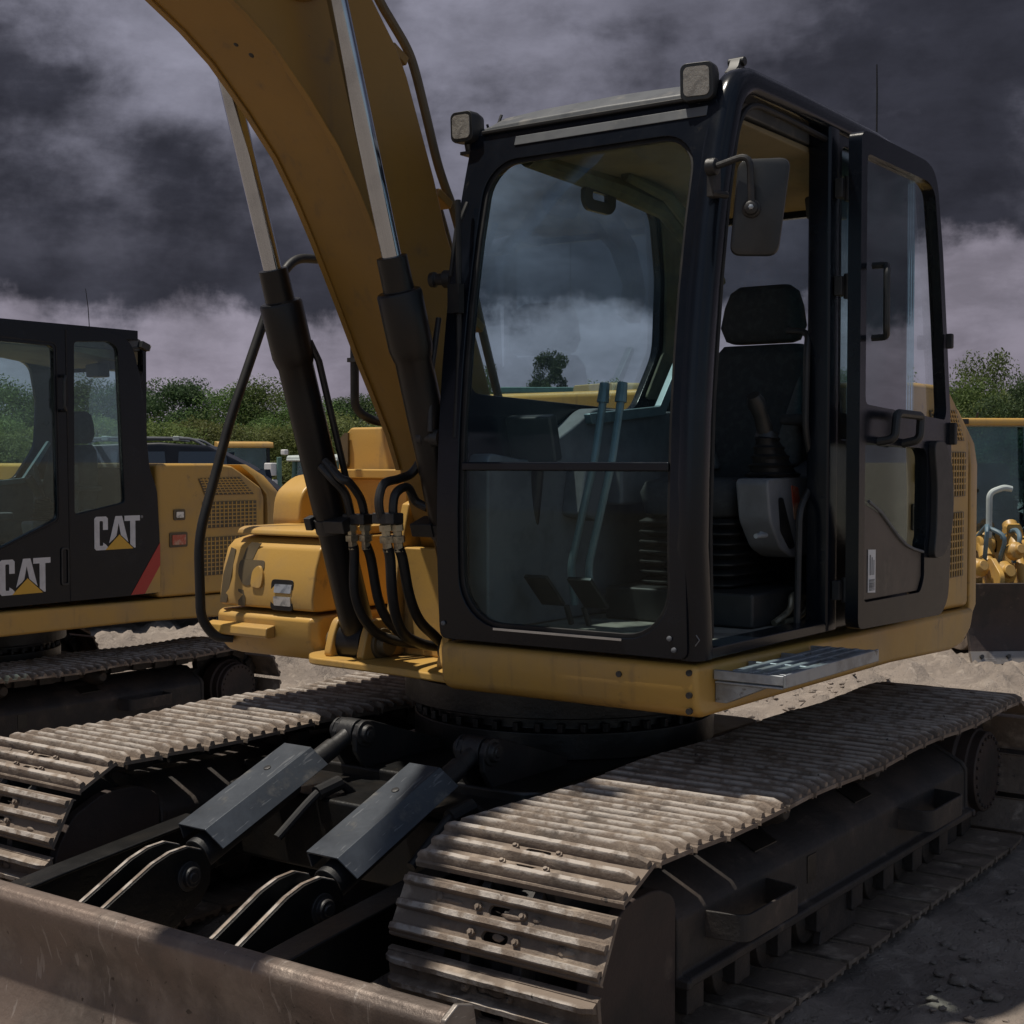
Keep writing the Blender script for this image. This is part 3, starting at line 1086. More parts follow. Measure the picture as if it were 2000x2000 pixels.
# ---- yellow deck
m = MB()
deckp = [(3.955, 1.085), (3.95, 1.06), (3.955, 0.955), (3.975, 0.925), (4.01, 0.913), (5.6, 0.905), (6.30, 0.880), (6.46, 0.895), (6.57, 0.955), (6.61, 1.045)]
m.prism_y(deckp, 2.14, 3.16)
m.bb(4.37, 6.62, 3.162, 4.60, 0.93, 1.06)
deck = m.build('deck_frame', 'yellow', EX, bevel=0.022, seg=3)
for (yy, zz) in ((2.42, 1.035), (2.165, 1.06), (2.165, 0.99), (2.165, 0.94)):
    m = MB()
    m.cyl((3.958, yy, zz), (3.944, yy, zz), 0.010, n=12)
    m.build('plug_bolt', 'black_iron', deck)
# silver step on the cab side
m = MB()
for k in range(4):
    y = 1.90 + k * 0.052
    m.bb(4.07, 4.79, y, y + 0.022, 1.044, 1.064)
for x in (4.06, 4.30, 4.55, 4.79):
    m.bb(x - 0.007, x + 0.007, 1.895, 2.135, 1.030, 1.061)
m.bb(4.050, 4.800, 1.885, 1.895, 1.024, 1.066)
m.prism_y([(4.055, 1.018), (4.795, 1.018), (4.795, 1.026), (4.055, 1.026)], 1.90, 2.132)
for x in (4.10, 4.70):
    m.prism_x([(1.96, 1.017), (2.138, 1.017), (2.138, 0.955), (2.10, 0.955)], x - 0.03, x + 0.03)
step = m.build('boarding_step', 'step_silver', EX, bevel=0.003)

# centre of the deck in front of the boom
m = MB()
m.prism_z(roundpoly([(4.02, 3.165), (4.37, 3.165), (4.37, 4.02), (4.19, 4.02), (4.09, 3.92), (4.06, 3.45)], 0.04), 0.925, 0.955)
for yc in (3.226, 3.79):
    for dy in (-0.085, 0.085):
        m.prism_y(roundpoly([(4.135, 0.95), (4.165, 1.05), (4.195, 1.105), (4.285, 1.105), (4.33, 1.03), (4.37, 0.955)], 0.03), yc + dy - 0.018, yc + dy + 0.018)
for y in (3.33, 3.69):
    m.prism_y([(4.28, 0.956), (4.33, 1.30), (4.40, 1.55), (4.62, 1.62), (4.95, 1.45), (5.2, 1.06), (5.2, 0.956)], y - 0.02, y + 0.02)
m.bb(4.36, 4.42, 3.352, 3.668, 0.956, 1.38)
m.build('boom_bracket', 'yellow', EX, bevel=0.008)
m = MB()
m.prism_y([(4.12, 1.12), (4.36, 1.16), (4.44, 1.30), (4.30, 1.33), (4.14, 1.22)], 3.20, 3.29)
m.build('valve_cover', 'yellow', EX, bevel=0.012)

# ---- tool box on the right side, front
m = MB()
prof = [(4.30, 1.105), (4.245, 1.11), (4.24, 1.16), (4.262, 1.28), (4.29, 1.36), (4.33, 1.392), (4.40, 1.405), (5.0, 1.41), (5.0, 1.105)]
pl = [(0.0, 4.06), (0.02, 4.045)]
sections = []
for y, ins in ((4.045, 0.0), (4.10, 0.0), (4.50, 0.0), (4.57, 0.012), (4.605, 0.035), (4.62, 0.075)):
    sections.append([(4.62 + (x - 4.62) * (1 - ins * 1.6) if x < 4.62 else x, y, 1.105 + (z - 1.105) * (1 - ins)) for x, z in prof])
m.loft(sections)
tb = m.build('tool_box', 'yellow', EX, bevel=0.014, seg=3)
m = MB()
m.prism_y(roundpoly([(4.30, 1.408), (4.98, 1.414), (4.98, 1.447), (4.34, 1.442), (4.31, 1.432)], 0.01), 4.06, 4.54)
m.build('box_lid', 'yellow', tb, bevel=0.008)
m = MB()
prof = [(4.262, 1.09), (4.235, 1.075), (4.235, 1.0), (4.25, 0.95), (4.30, 0.905), (5.0, 0.905), (5.0, 1.09)]
sections = []
for y, ins in ((4.03, 0.05), (4.06, 0.0), (4.52, 0.0), (4.60, 0.02), (4.635, 0.07)):
    sections.append([(4.62 + (x - 4.62) * (1 - ins * 1.6) if x < 4.62 else x, y, z + (0.03 * ins * 10 if z < 0.96 else 0)) for x, z in prof])
m.loft(sections)
m.build('box_bumper', 'yellow', tb, bevel=0.012, seg=3)
m = MB()
m.prism_y([(4.235, 1.045), (4.185, 1.035), (4.180, 1.0), (4.19, 0.992), (4.236, 0.992)], 4.25, 4.62)
m.build('bumper_step', 'yellow', tb, bevel=0.006)


def face_plate(mb, outer, th, x_of_z, off):
    mb.plate(outer, [], lambda u, v, w: (x_of_z(v) - off + th - w, u, v), th)


XB = lambda z: lerp_table([(1.11, 4.245), (1.16, 4.24), (1.28, 4.262), (1.36, 4.29)], z)
# head lamp: black recess, two bright reflectors
m = MB()
face_plate(m, roundpoly([(4.158, 1.105), (4.285, 1.105), (4.285, 1.232), (4.158, 1.232)][::-1], 0.018), 0.012, XB, 0.003)
hl = m.build('head_lamp', 'oily_black', EX, bevel=0.002)
for z0, z1 in ((1.125, 1.163), (1.178, 1.213)):
    m = MB()
    face_plate(m, roundpoly([(4.166, z0), (4.262, z0), (4.262, z1), (4.166, z1)], 0.006), 0.006, XB, 0.006)
    m.build('lamp_lens', 'head_lens', hl)
# latch pocket and brown decals
m = MB()
face_plate(m, roundpoly([(4.487, 1.305), (4.34, 1.305), (4.335, 1.265), (4.40, 1.262), (4.40, 1.198), (4.45, 1.200), (4.487, 1.245)], 0.02), 0.006, XB, 0.003)
m.build('latch_pocket', 'decal_brown', tb)
m = MB()
face_plate(m, roundpoly([(4.335, 1.19), (4.397, 1.195), (4.397, 1.262), (4.36, 1.29), (4.33, 1.25)], 0.02), 0.02, XB, 0.012)
m.build('latch_handle', 'yellow', tb, bevel=0.005)
m = MB()
face_plate(m, [(4.585, 1.12), (4.545, 1.12), (4.525, 1.24), (4.53, 1.345), (4.56, 1.352), (4.575, 1.24)], 0.003, XB, 0.002)
face_plate(m, [(4.475, 1.112), (4.435, 1.112), (4.43, 1.15), (4.445, 1.18), (4.475, 1.182)], 0.003, XB, 0.002)
face_plate(m, [(4.475, 1.306), (4.415, 1.306), (4.40, 1.352), (4.38, 1.375), (4.44, 1.378), (4.468, 1.35)], 0.003, XB, 0.002)
m.build('box_decal', 'decal_brown', tb)

# ---- tank behind the tool box, with its ledge and rounded shoulder
m = MB()
m.loft([[(5.02, 4.12, 1.06), (5.02, 4.63, 1.06), (6.2, 4.63, 1.06), (6.2, 4.12, 1.06)],
        [(5.02, 4.12, 1.80), (5.02, 4.62, 1.80), (6.2, 4.62, 1.80), (6.2, 4.12, 1.80)],
        [(5.03, 4.13, 1.875), (5.03, 4.55, 1.875), (6.2, 4.55, 1.875), (6.2, 4.13, 1.875)]])
tank = m.build('fuel_tank', 'yellow', EX, bevel=0.012, seg=3)
m = MB()
m.bb(4.80, 5.0, 4.05, 4.46, 1.642, 1.682)
m.bb(4.86, 5.01, 4.07, 4.44, 1.45, 1.641)
m.build('tank_ledge', 'yellow', tank, bevel=0.006)
m = MB()
m.prism_y(roundpoly([(4.60, 1.42), (4.62, 1.58), (4.74, 1.655), (5.0, 1.665), (5.0, 1.42)], 0.05), 4.47, 4.64)
m.build('tank_step', 'yellow', tank, bevel=0.014)
m = MB()
m.prism_x([(4.545, 1.70), (4.60, 1.72), (4.60, 1.82), (4.565, 1.85), (4.545, 1.85)], 5.005, 5.017)
m.cyl((5.019, 4.56, 1.70), (5.000, 4.56, 1.70), 0.014, n=12)
m.build('tank_hinge', 'decal_brown', tank)
m = MB()
m.lathe((5.30, 4.30, 1.87), (0, 0, 1), [(0, 0.055), (0.012, 0.055), (0.014, 0.045), (0.08, 0.042), (0.09, 0.03)], 24)
bc = m.build('warning_beacon', 'beacon', EX)
m = MB()
m.lathe((5.30, 4.30, 1.96), (0, 0, 1), [(0, 0.05), (0.012, 0.05), (0.03, 0.02), (0.05, 0.018)], 20)
m.build('beacon_cap', 'black_iron', bc)

# ---- handrail on the right side
m = MB()
path = roundpath([(4.235, 4.50, 0.975), (4.175, 4.545, 0.98), (4.125, 4.575, 1.06), (4.125, 4.585, 1.40), (4.30, 4.575, 1.90), (4.56, 4.555, 2.50), (4.66, 4.55, 2.62), (4.86, 4.55, 2.635),
                  (5.06, 4.55, 2.62), (5.06, 4.55, 1.96), (5.13, 4.50, 1.905), (5.30, 4.42, 1.90)], 0.09)
m.tube(path, 0.021, 12)
hr = m.build('handrail', 'rubber', EX)
m = MB()
m.bb(5.035, 5.085, 4.525, 4.575, 2.18, 2.20)
m.build('rail_joint', 'black_iron', hr)

# ---- boom
under = [(1.55, 3.52), (2.1, 3.50), (2.55, 3.42), (2.86, 3.305), (3.106, 3.189), (3.239, 3.124), (3.363, 3.048), (3.516, 2.921), (3.659, 2.784), (3.761, 2.651), (3.848, 2.517), (3.98, 2.296),
         (4.095, 2.095), (4.186, 1.949), (4.262, 1.823), (4.323, 1.687), (4.40, 1.50), (4.455, 1.38)]
topp = [(4.75, 1.33), (4.70, 1.50), (4.60, 1.80), (4.48, 2.10), (4.36, 2.36), (4.25, 2.575), (4.18, 2.76), (4.102, 2.931), (4.026, 3.098), (3.97, 3.187), (3.843, 3.322), (3.62, 3.52), (3.30, 3.72),
        (2.9, 3.88), (2.4, 3.95), (1.9, 3.92), (1.55, 3.86)]
m = MB()
ring = under + [(4.52, 1.26), (4.64, 1.22), (4.73, 1.25)] + topp
m.prism_y(ring, 3.36, 3.66)
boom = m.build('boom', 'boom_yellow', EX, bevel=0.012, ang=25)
m = MB()
# welded seam band and edge flange along the underside
for y in (3.352, 3.648):
    m.sweep([Vector((x - 0.004, y + 0.01, z - 0.004)) for x, z in under[3:-2]], [(-0.012, -0.003), (0.012, -0.003), (0.012, 0.003), (-0.012, 0.003)])
m.build('boom_flange', 'boom_yellow', boom, bevel=0.002)
m = MB()
for (x, y, z) in ((3.30, 3.5, 3.06), (3.345, 3.475, 3.03)):
    m.lathe((x + 0.03, y, z + 0.02), (-0.6, 0, -0.8), [(0, 0.014), (0.008, 0.012), (0.012, 0.006)], 10)
m.build('boom_plug', 'black_iron', boom)
m = MB()
m.lathe((3.45, 3.362, 3.42), (0, -1, 0), [(0, 0.20), (0.018, 0.195), (0.022, 0.18), (0.022, 0.09), (0.09, 0.085), (0.10, 0.06)], 40)
m.build('boom_boss', 'boom_yellow', boom, bevel=0.003)
# pipe along the boom's back, with clamps
pp = [(3.70, 3.63), (3.82, 3.51), (3.954, 3.361), (4.018, 3.324 - 0.02), (4.103, 3.229), (4.152, 3.154), (4.22, 2.993), (4.28, 2.847), (4.331, 2.755), (4.384, 2.671), (4.46, 2.50), (4.56, 2.24), (4.68, 1.95)]
for y in (3.43, 3.50):
    m = MB()
    m.tube(catmull([(x, y, z) for x, z in pp], 4), 0.017, 10)
    m.build('boom_pipe', 'decal_brown', boom)
for (x, z, a) in ((4.06, 3.20, 0.9), (4.318, 2.72, 1.1), (4.52, 2.27, 1.1)):
    m = MB()
    m.box((x - 0.03, 3.465, z - 0.015), (0.09, 0.14, 0.035), Matrix.Rotation(0.45, 3, 'Y'))
    m.build('pipe_clamp', 'boom_yellow', boom, bevel=0.005)

# ---- boom cylinders
CL, CU = Vector((4.249, 0, 1.008)), Vector((3.372, 0, 3.625))
cdir = (CU - CL).normalized()
for y, sgn in ((3.793, 1), (3.226, -1)):
    lo, up = Vector((CL.x, y, CL.z)), Vector((CU.x, y, CU.z))
    Ltot = (up - lo).length
    gh = 1.485                     # where the gland ends
    m = MB()
    m.lathe(lo, cdir, [(0.0, 0.055), (0.05, 0.066), (1.0, 0.066), (1.12, 0.066), (1.13, 0.070), (1.165, 0.078), (1.355, 0.079), (1.365, 0.074), (1.366, 0.054), (gh, 0.053), (gh, 0.034)], 36)
    m.cyl(lo + Vector((0, -0.06, 0)), lo + Vector((0, 0.06, 0)), 0.085, n=28)
    cyl = m.build('boom_cylinder', 'barrel_black', EX, bevel=0.003)
    m = MB()
    m.cyl(lo + cdir * (gh - 0.02), up, 0.034, n=36)
    m.build('cylinder_rod', 'chrome', cyl)
    m = MB()
    m.cyl(up + Vector((0, -0.06, 0)), up + Vector((0, 0.06, 0)), 0.075, n=28)
    m.build('rod_eye', 'black_iron', cyl)
    for q in (-1, 1):
        m = MB()
        m.lathe(lo + Vector((0, q * 0.10, 0)), (0, q, 0), [(0, 0.062), (0.02, 0.062), (0.022, 0.045), (0.05, 0.043), (0.052, 0.02)], 26)
        m.build('cylinder_pin', 'decal_brown' if sgn > 0 else 'black_iron', cyl, bevel=0.003)
    # clamp band
    c = lo + cdir * 0.50
    m = MB()
    m.lathe(c - cdir * 0.03, cdir, [(0, 0.071), (0.06, 0.071)], 36)
    m.box(c + Vector((-0.03, -sgn * 0.07, 0.0)), (0.09, 0.10, 0.05), Matrix.Rotation(-0.32, 3, 'Y'))
    m.box(c + Vector((-0.055, sgn * 0.062, 0.0)), (0.04, 0.035, 0.05), Matrix.Rotation(-0.32, 3, 'Y'))
    m.build('barrel_clamp', 'black_iron', cyl, bevel=0.004)
    # steel pipe that runs up the barrel to the gland
    side = Vector((0.05, -sgn * 0.070, 0.02))
    m = MB()
    m.tube([lo + cdir * 0.66 + side, lo + cdir * 1.12 + side, lo + cdir * 1.20 + side * 0.8], 0.013, 10)
    m.build('gland_pipe', 'black_iron', cyl)

HOSE = [
    [(3.975, 3.745, 1.70), (3.985, 3.70, 1.655), (4.036, 3.681, 1.599), (4.066, 3.681, 1.525), (4.073, 3.681, 1.478)],
    [(3.985, 3.735, 1.72), (3.99, 3.66, 1.655), (4.011, 3.638, 1.641), (4.072, 3.638, 1.583), (4.096, 3.638, 1.525), (4.103, 3.638, 1.478)],
    [(4.071, 3.30, 1.78), (4.055, 3.36, 1.683), (4.002, 3.381, 1.656), (3.917, 3.381, 1.64), (3.887, 3.381, 1.591), (3.891, 3.381, 1.537), (3.92, 3.381, 1.491)],
    [(4.06, 3.30, 1.55), (4.048, 3.345, 1.573), (4.005, 3.349, 1.624), (3.941, 3.349, 1.604), (3.925, 3.349, 1.541), (3.947, 3.349, 1.491)],
]
HOSE2 = [
    [(4.081, 3.681, 1.40), (4.088, 3.681, 1.368), (4.090, 3.681, 1.215), (4.14, 3.665, 1.10), (4.24, 3.64, 1.03), (4.40, 3.58, 1.0), (4.6, 3.5, 1.0)],
    [(4.107, 3.638, 1.40), (4.134, 3.638, 1.346), (4.17, 3.625, 1.17), (4.24, 3.60, 1.07), (4.36, 3.55, 1.0), (4.6, 3.47, 0.99)],
    [(3.932, 3.381, 1.41), (3.946, 3.381, 1.367), (3.961, 3.385, 1.242), (4.007, 3.40, 1.138), (4.101, 3.42, 1.063), (4.3, 3.44, 1.01), (4.6, 3.45, 1.0)],
    [(3.955, 3.349, 1.41), (3.977, 3.349, 1.366), (4.016, 3.352, 1.238), (4.078, 3.36, 1.143), (4.167, 3.37, 1.08), (4.3, 3.39, 1.02), (4.6, 3.42, 1.0)],
]
for a, b in zip(HOSE, HOSE2):
    m = MB()
    m.tube(catmull(a, 5), 0.0165, 10)
    hp = m.build('hydraulic_pipe', 'black_iron', EX)
    m = MB()
    p0, p1 = Vector(a[-1]), Vector(b[0])
    ax = (p1 - p0).normalized()
    L = (p1 - p0).length
    m.lathe(p0 - ax * 0.005, ax, [(0, 0.018), (0.004, 0.024), (0.026, 0.024), (0.028, 0.017), (L * 0.55, 0.017), (L * 0.56, 0.027), (L * 0.56 + 0.022, 0.027),
                                  (L * 0.56 + 0.024, 0.018), (L + 0.02, 0.0185)], 6)
    m.build('hose_fitting', 'zinc', hp, smooth=False)
    m = MB()
    m.tube(catmull(b, 5), 0.0195, 12)
    m.build('hydraulic_hose', 'rubber', EX)
for c_, s_ in (((4.085, 3.66, 1.50), (0.06, 0.11, 0.04)), ((3.915, 3.365, 1.515), (0.06, 0.10, 0.04))):
    m = MB()
    m.box(c_, s_)
    m.build('hose_clamp', 'black_iron', EX, bevel=0.005)

# ---- engine hood and counterweight
m = MB()
hp = [(5.74, 1.065), (6.60, 1.050), (6.60, 1.78), (6.575, 1.86), (6.40, 1.985), (6.33, 2.03), (6.20, 2.05), (5.74, 2.05)]
m.prism_y(hp, 2.165, 4.60)
hood = m.build('engine_hood', 'yellow', EX, bevel=0.03, seg=3)


def grille(parent, poly, nx, nz, y=2.163):
    xs = [p[0] for p in poly]
    zs = [p[1] for p in poly]
    mm = MB()
    mm.plate(poly, [], lambda u, v, w: (u, y - 0.001 - w, v), 0.003)
    mm.mi = 1
    x0, x1, x2, x3 = poly[0][0], poly[1][0], poly[2][0], poly[3][0]
    z0, z1 = min(zs), max(zs)
    for k in range(1, nz):
        t = k / nz
        zc = z1 + (z0 - z1) * t
        a = x0 + (x3 - x0) * t
        b = x1 + (x2 - x1) * t
        mm.bb(a + 0.004, b - 0.004, y - 0.007, y - 0.004, zc - 0.004, zc + 0.004)
    for k in range(1, nx):
        t = k / nx
        mm.loft([[(x0 + (x1 - x0) * t + q, y - 0.0085 + w, z1 - 0.003) for q, w in ((-0.004, 0), (0.004, 0), (0.004, 0.003), (-0.004, 0.003))],
                 [(x3 + (x2 - x3) * t + q, y - 0.0085 + w, z0 + 0.003) for q, w in ((-0.004, 0), (0.004, 0), (0.004, 0.003), (-0.004, 0.003))]])
    return mm.build('side_grille', ['decal_brown', 'yellow'], parent)


# poly order: top-left, top-right, bottom-right, bottom-left
grille(hood, [(6.05, 1.935), (6.38, 1.945), (6.50, 1.81), (6.10, 1.81)], 11, 7)
grille(hood, [(6.08, 1.76), (6.52, 1.76), (6.52, 1.56), (6.08, 1.56)], 13, 7)
grille(hood, [(6.08, 1.49), (6.50, 1.49), (6.50, 1.20), (6.08, 1.20)], 13, 9)
for (x0, x1, z0, z1, mt) in ((5.89, 6.0, 1.63, 1.71, 'head_lens'), (5.85, 6.02, 1.43, 1.54, 'red_lens')):
    m = MB()
    m.plate(rr(x0, z0, x1, z1, 0.012), [], lambda u, v, w: (u, 2.164 - w, v), 0.008)
    sl_ = m.build('side_lamp', 'decal_brown', EX, bevel=0.002)
    m = MB()
    m.plate(rr(x0 + 0.02, z0 + 0.018, x1 - 0.02, z1 - 0.018, 0.008), [], lambda u, v, w: (u, 2.155 - w, v), 0.006)
    m.build('lamp_lens', mt, sl_, bevel=0.002)
m = MB()
loops = []
for z, xr, ins in ((0.90, 6.84, 0.07), (0.95, 6.92, 0.03), (1.05, 6.97, 0.0), (1.70, 6.97, 0.0), (1.80, 6.94, 0.01), (1.95, 6.75, 0.04), (2.04, 6.55, 0.08)):
    xf = 6.625 if z < 1.85 else 6.625 - (z - 1.85) * 1.2
    lp = [(xf, 2.17 + ins), (xf, 4.59 - ins)]
    r = 0.30
    xr = max(xr, xf + 0.1)
    r = min(r, (xr - xf) * 0.9)
    for k in range(8):
        a = k / 7 * pi / 2
        lp.append((xr - r + r * sin(a), 4.59 - ins - r + r * cos(a)))
    for k in range(8):
        a = k / 7 * pi / 2
        lp.append((xr - r + r * cos(a), 2.17 + ins + r - r * sin(a)))
    loops.append([(x, y, z) for x, y in lp])
m.loft(loops)
m.build('counterweight', 'yellow', EX, bevel=0.012, ang=30)

# ------------------------------------------------------------------ cab
XFT = [(1.08, 3.938), (1.20, 3.930), (1.40, 3.921), (1.55, 3.919), (1.83, 3.931), (2.05, 3.952), (2.25, 3.979), (2.47, 4.020), (2.65, 4.064), (2.82, 4.112), (2.95, 4.155), (3.05, 4.19)]
XF = lambda z: lerp_table(XFT, z)

# front frame around the windscreen
outer = dense(roundpoly([(3.147, 1.10), (2.165, 1.10), (2.165, 2.875), (3.147, 2.875)], 0.035), 0.08)
inner = dense(rr(2.222, 1.153, 3.055, 2.766, (0.17, 0.17, 0.12, 0.13), 8)[::-1], 0.08)
m = MB()
m.plate(outer, [inner], lambda u, v, w: (XF(v) + w, u, v), 0.06)
cab = m.build('cab', 'black_paint', EX, bevel=0.006, seg=2, ang=30)
cab['label'] = 'black cab shell with windscreen in two panes'
# rubber seal round the glass
m = MB()
inner2 = dense(rr(2.237, 1.168, 3.040, 2.751, (0.157, 0.157, 0.107, 0.117), 8)[::-1], 0.08)
inner3 = dense(rr(2.219, 1.150, 3.058, 2.769, (0.173, 0.173, 0.123, 0.133), 8)[::-1], 0.08)
m.plate(inner3, [inner2], lambda u, v, w: (XF(v) + 0.012 + w, u, v), 0.02)
m.build('window_seal', 'rubber', cab, bevel=0.004)


def rowglass(name, z0, z1, material, ylo, yhi, off=0.018, n=24):
    mm = MB()
    loops = []
    for k in range(n + 1):
        z = z0 + (z1 - z0) * k / n
        a, b = ylo(z), yhi(z)
        loops.append([(XF(z) + off, a, z), (XF(z) + off, b, z), (XF(z) + off + 0.006, b, z), (XF(z) + off + 0.006, a, z)])
    mm.loft(loops)
    return mm.build(name, material, cab)


def corner(z, zlo, zhi, r):
    d = 0
    if z < zlo + r:
        q = (zlo + r - z)
        d = r - sqrt(max(0, r * r - q * q))
    if z > zhi - r:
        q = (z - zhi + r)
        d = r - sqrt(max(0, r * r - q * q))
    return d


rowglass('windscreen', 1.712, 2.755, 'windscreen_glass', lambda z: 2.232 + corner(z, 0, 2.755, 0.107), lambda z: 3.045 - corner(z, 0, 2.755, 0.117))
rowglass('lower_windscreen', 1.164, 1.690, 'lower_glass', lambda z: 2.232 + corner(z, 1.164, 9, 0.157), lambda z: 3.045 - corner(z, 1.164, 9, 0.157))
m = MB()
m.bb(XF(1.7) + 0.004, XF(1.7) + 0.034, 2.230, 3.047, 1.686, 1.716)
m.build('window_bar', 'black_paint', cab, bevel=0.006)
m = MB()
m.bb(XF(1.15) - 0.004, XF(1.15) + 0.002, 2.40, 2.91, 1.145, 1.153)
m.build('sill_trim', 'chrome', cab)

# side rail: the corner pillar that bends over into the roof rail
path = []
for z in (1.10, 1.25, 1.45, 1.65, 1.85, 2.05, 2.25, 2.45, 2.60, 2.70):
    path.append(Vector((XF(z) + 0.052 + (0.014 if z < 1.3 else 0), 2.165, z)))
bend = roundpath([path[-1], Vector((XF(2.93) + 0.065, 2.165, 2.945)), Vector((4.62, 2.165, 2.948))], 0.26, 9)
path = path + bend[1:]
path += [Vector((5.0, 2.165, 2.944)), Vector((5.35, 2.165, 2.94)), Vector((5.58, 2.165, 2.925)), Vector((5.70, 2.165, 2.86))]
sect = roundpoly([(-0.045, -0.036), (0.06, -0.036), (0.06, 0.02), (0.03, 0.056), (-0.02, 0.056), (-0.045, 0.025)], 0.03, 4)
m = MB()
m.sweep(path, [(a, b) for a, b in sect], side=Vector((0, 1, 0)))
m.build('side_pillar', 'black_paint', cab, ang=50)
# rubber lip inside the door opening
lip = [p + Vector((0.058, -0.02, 0)) if p.z < 2.6 else p for p in path[:9]]
top = roundpath([Vector((XF(2.5) + 0.118, 2.142, 2.55)), Vector((XF(2.85) + 0.11, 2.142, 2.885)), Vector((4.55, 2.142, 2.885)), Vector((4.90, 2.142, 2.875))], 0.17, 8)
m = MB()
m.tube([Vector((XF(z) + 0.118, 2.145, z)) for z in (1.16, 1.5, 1.9, 2.3)] + top, 0.011, 8)
m.build('door_seal', 'rubber', cab)

# B pillar, sill and rear corner
m = MB()
m.prism_z(roundpoly([(4.895, 2.12), (4.985, 2.12), (4.985, 2.20), (4.91, 2.215)], 0.015), 1.10, 2.92)
m.bb(4.02, 4.92, 2.125, 2.22, 1.098, 1.135)
m.build('centre_pillar', 'black_paint', cab, bevel=0.006)
quarter = [(4.99, 1.10), (5.74, 1.10), (5.73, 1.60), (5.70, 1.90), (5.63, 2.10), (5.60, 2.50), (5.54, 2.80), (5.48, 2.93), (4.99, 2.93)]
qwin = roundpoly([(5.04, 1.80), (5.42, 1.80), (5.38, 2.85), (5.30, 2.88), (5.04, 2.87)], 0.03)
m = MB()
m.plate(quarter, [qwin], lambda u, v, w: (u, 2.135 + w, v), 0.04)
m.build('rear_quarter', 'black_paint', cab, bevel=0.008)
m = MB()
m.plate(qwin, [], lambda u, v, w: (u, 2.150 + w, v), 0.005)
m.build('quarter_window', 'side_glass', cab)

# right wall with its window, rear wall with its window, floor
rw = [(XF(1.10) + 0.06, 1.10), (5.66, 1.10), (5.66, 2.90), (4.19, 2.90), (XF(2.6) + 0.06, 2.6), (XF(2.3) + 0.06, 2.3), (XF(1.9) + 0.06, 1.9), (XF(1.5) + 0.06, 1.5)]
rwin = roundpoly([(4.07, 1.96), (5.20, 1.93), (5.39, 2.18), (5.41, 2.50), (5.36, 2.77), (5.24, 2.825), (4.36, 2.825), (4.22, 2.74), (4.09, 2.30)], 0.06)
m = MB()
m.plate(rw, [rwin], lambda u, v, w: (u, 3.147 - w, v), 0.035)
m.build('right_wall', 'black_paint', cab, bevel=0.005)
m = MB()
m.plate(rwin, [], lambda u, v, w: (u, 3.139 - w, v), 0.005)
m.build('side_window', 'clear_glass', cab)
m = MB()
m.plate([(2.176, 1.10), (3.11, 1.10), (3.11, 2.90), (2.176, 2.90)], [roundpoly([(2.23, 2.02), (3.05, 2.02), (3.05, 2.735), (2.23, 2.735)], 0.05)],
        lambda u, v, w: (5.63 + w, u, v), 0.03)
m.build('rear_wall', 'black_paint', cab)
m = MB()
m.plate(roundpoly([(2.23, 2.02), (3.05, 2.02), (3.05, 2.735), (2.23, 2.735)], 0.05), [], lambda u, v, w: (5.64 + w, u, v), 0.005)
m.build('rear_window', 'clear_glass', cab)
m = MB()
m.bb(4.0, 5.62, 2.225, 3.105, 1.095, 1.118)
m.build('cab_floor', 'floor_mat', cab)

# roof
m = MB()
loops = []
for y, dz in ((2.21, -0.012), (2.30, 0.004), (2.60, 0.018), (2.90, 0.012), (3.08, -0.004), (3.147, -0.04)):
    loops.append([(4.140, y, 2.868), (4.15, y, 2.905 + dz * 0.3), (4.23, y, 2.950 + dz * 0.6), (4.45, y, 3.005 + dz), (5.2, y, 3.008 + dz), (5.52, y, 2.998 + dz), (5.64, y, 2.955 + dz), (5.70, y, 2.86), (5.6, y, 2.862), (4.3, y, 2.872)])
m.loft(loops)
roof = m.build('cab_roof', 'roof_paint', cab, bevel=0.006, ang=28)
roof['label'] = 'dusty black cab roof'
m = MB()
m.bb(4.118, 4.20, 2.22, 3.10, 2.872, 2.886)
m.build('roof_gutter', 'rubber', cab, bevel=0.004)
m = MB()
m.loft([[(XF(z) - 0.0035, y0, z) for z in (2.815, 2.848)] + [(XF(z) + 0.004, y0, z) for z in (2.848, 2.815)] for y0 in (2.20, 2.95)])
m.build('frame_highlight', 'roof_paint', cab, bevel=0.002)  # pale strip standing in for light reflected off the black frame's top
m = MB()
m.loft([[(4.22, 2.215, 2.845), (4.22, 3.11, 2.845), (4.22, 3.11, 2.860), (4.22, 2.215, 2.860)],
        [(5.0, 2.215, 2.835), (5.0, 3.11, 2.835), (5.0, 3.11, 2.86), (5.0, 2.215, 2.86)],
        [(5.62, 2.215, 2.76), (5.62, 3.11, 2.76), (5.62, 3.11, 2.86), (5.62, 2.215, 2.86)]])
m.build('headliner', 'headliner', cab, bevel=0.006)
m = MB()
m.bb(5.42, 5.60, 2.28, 2.42, 2.72, 2.80)
m.prism_x(roundpoly([(2.255, 2.665), (2.395, 2.665), (2.405, 2.755), (2.265, 2.765)], 0.015), 5.30, 5.40)
m.build('cab_speaker', 'plastic_black', cab, bevel=0.006)
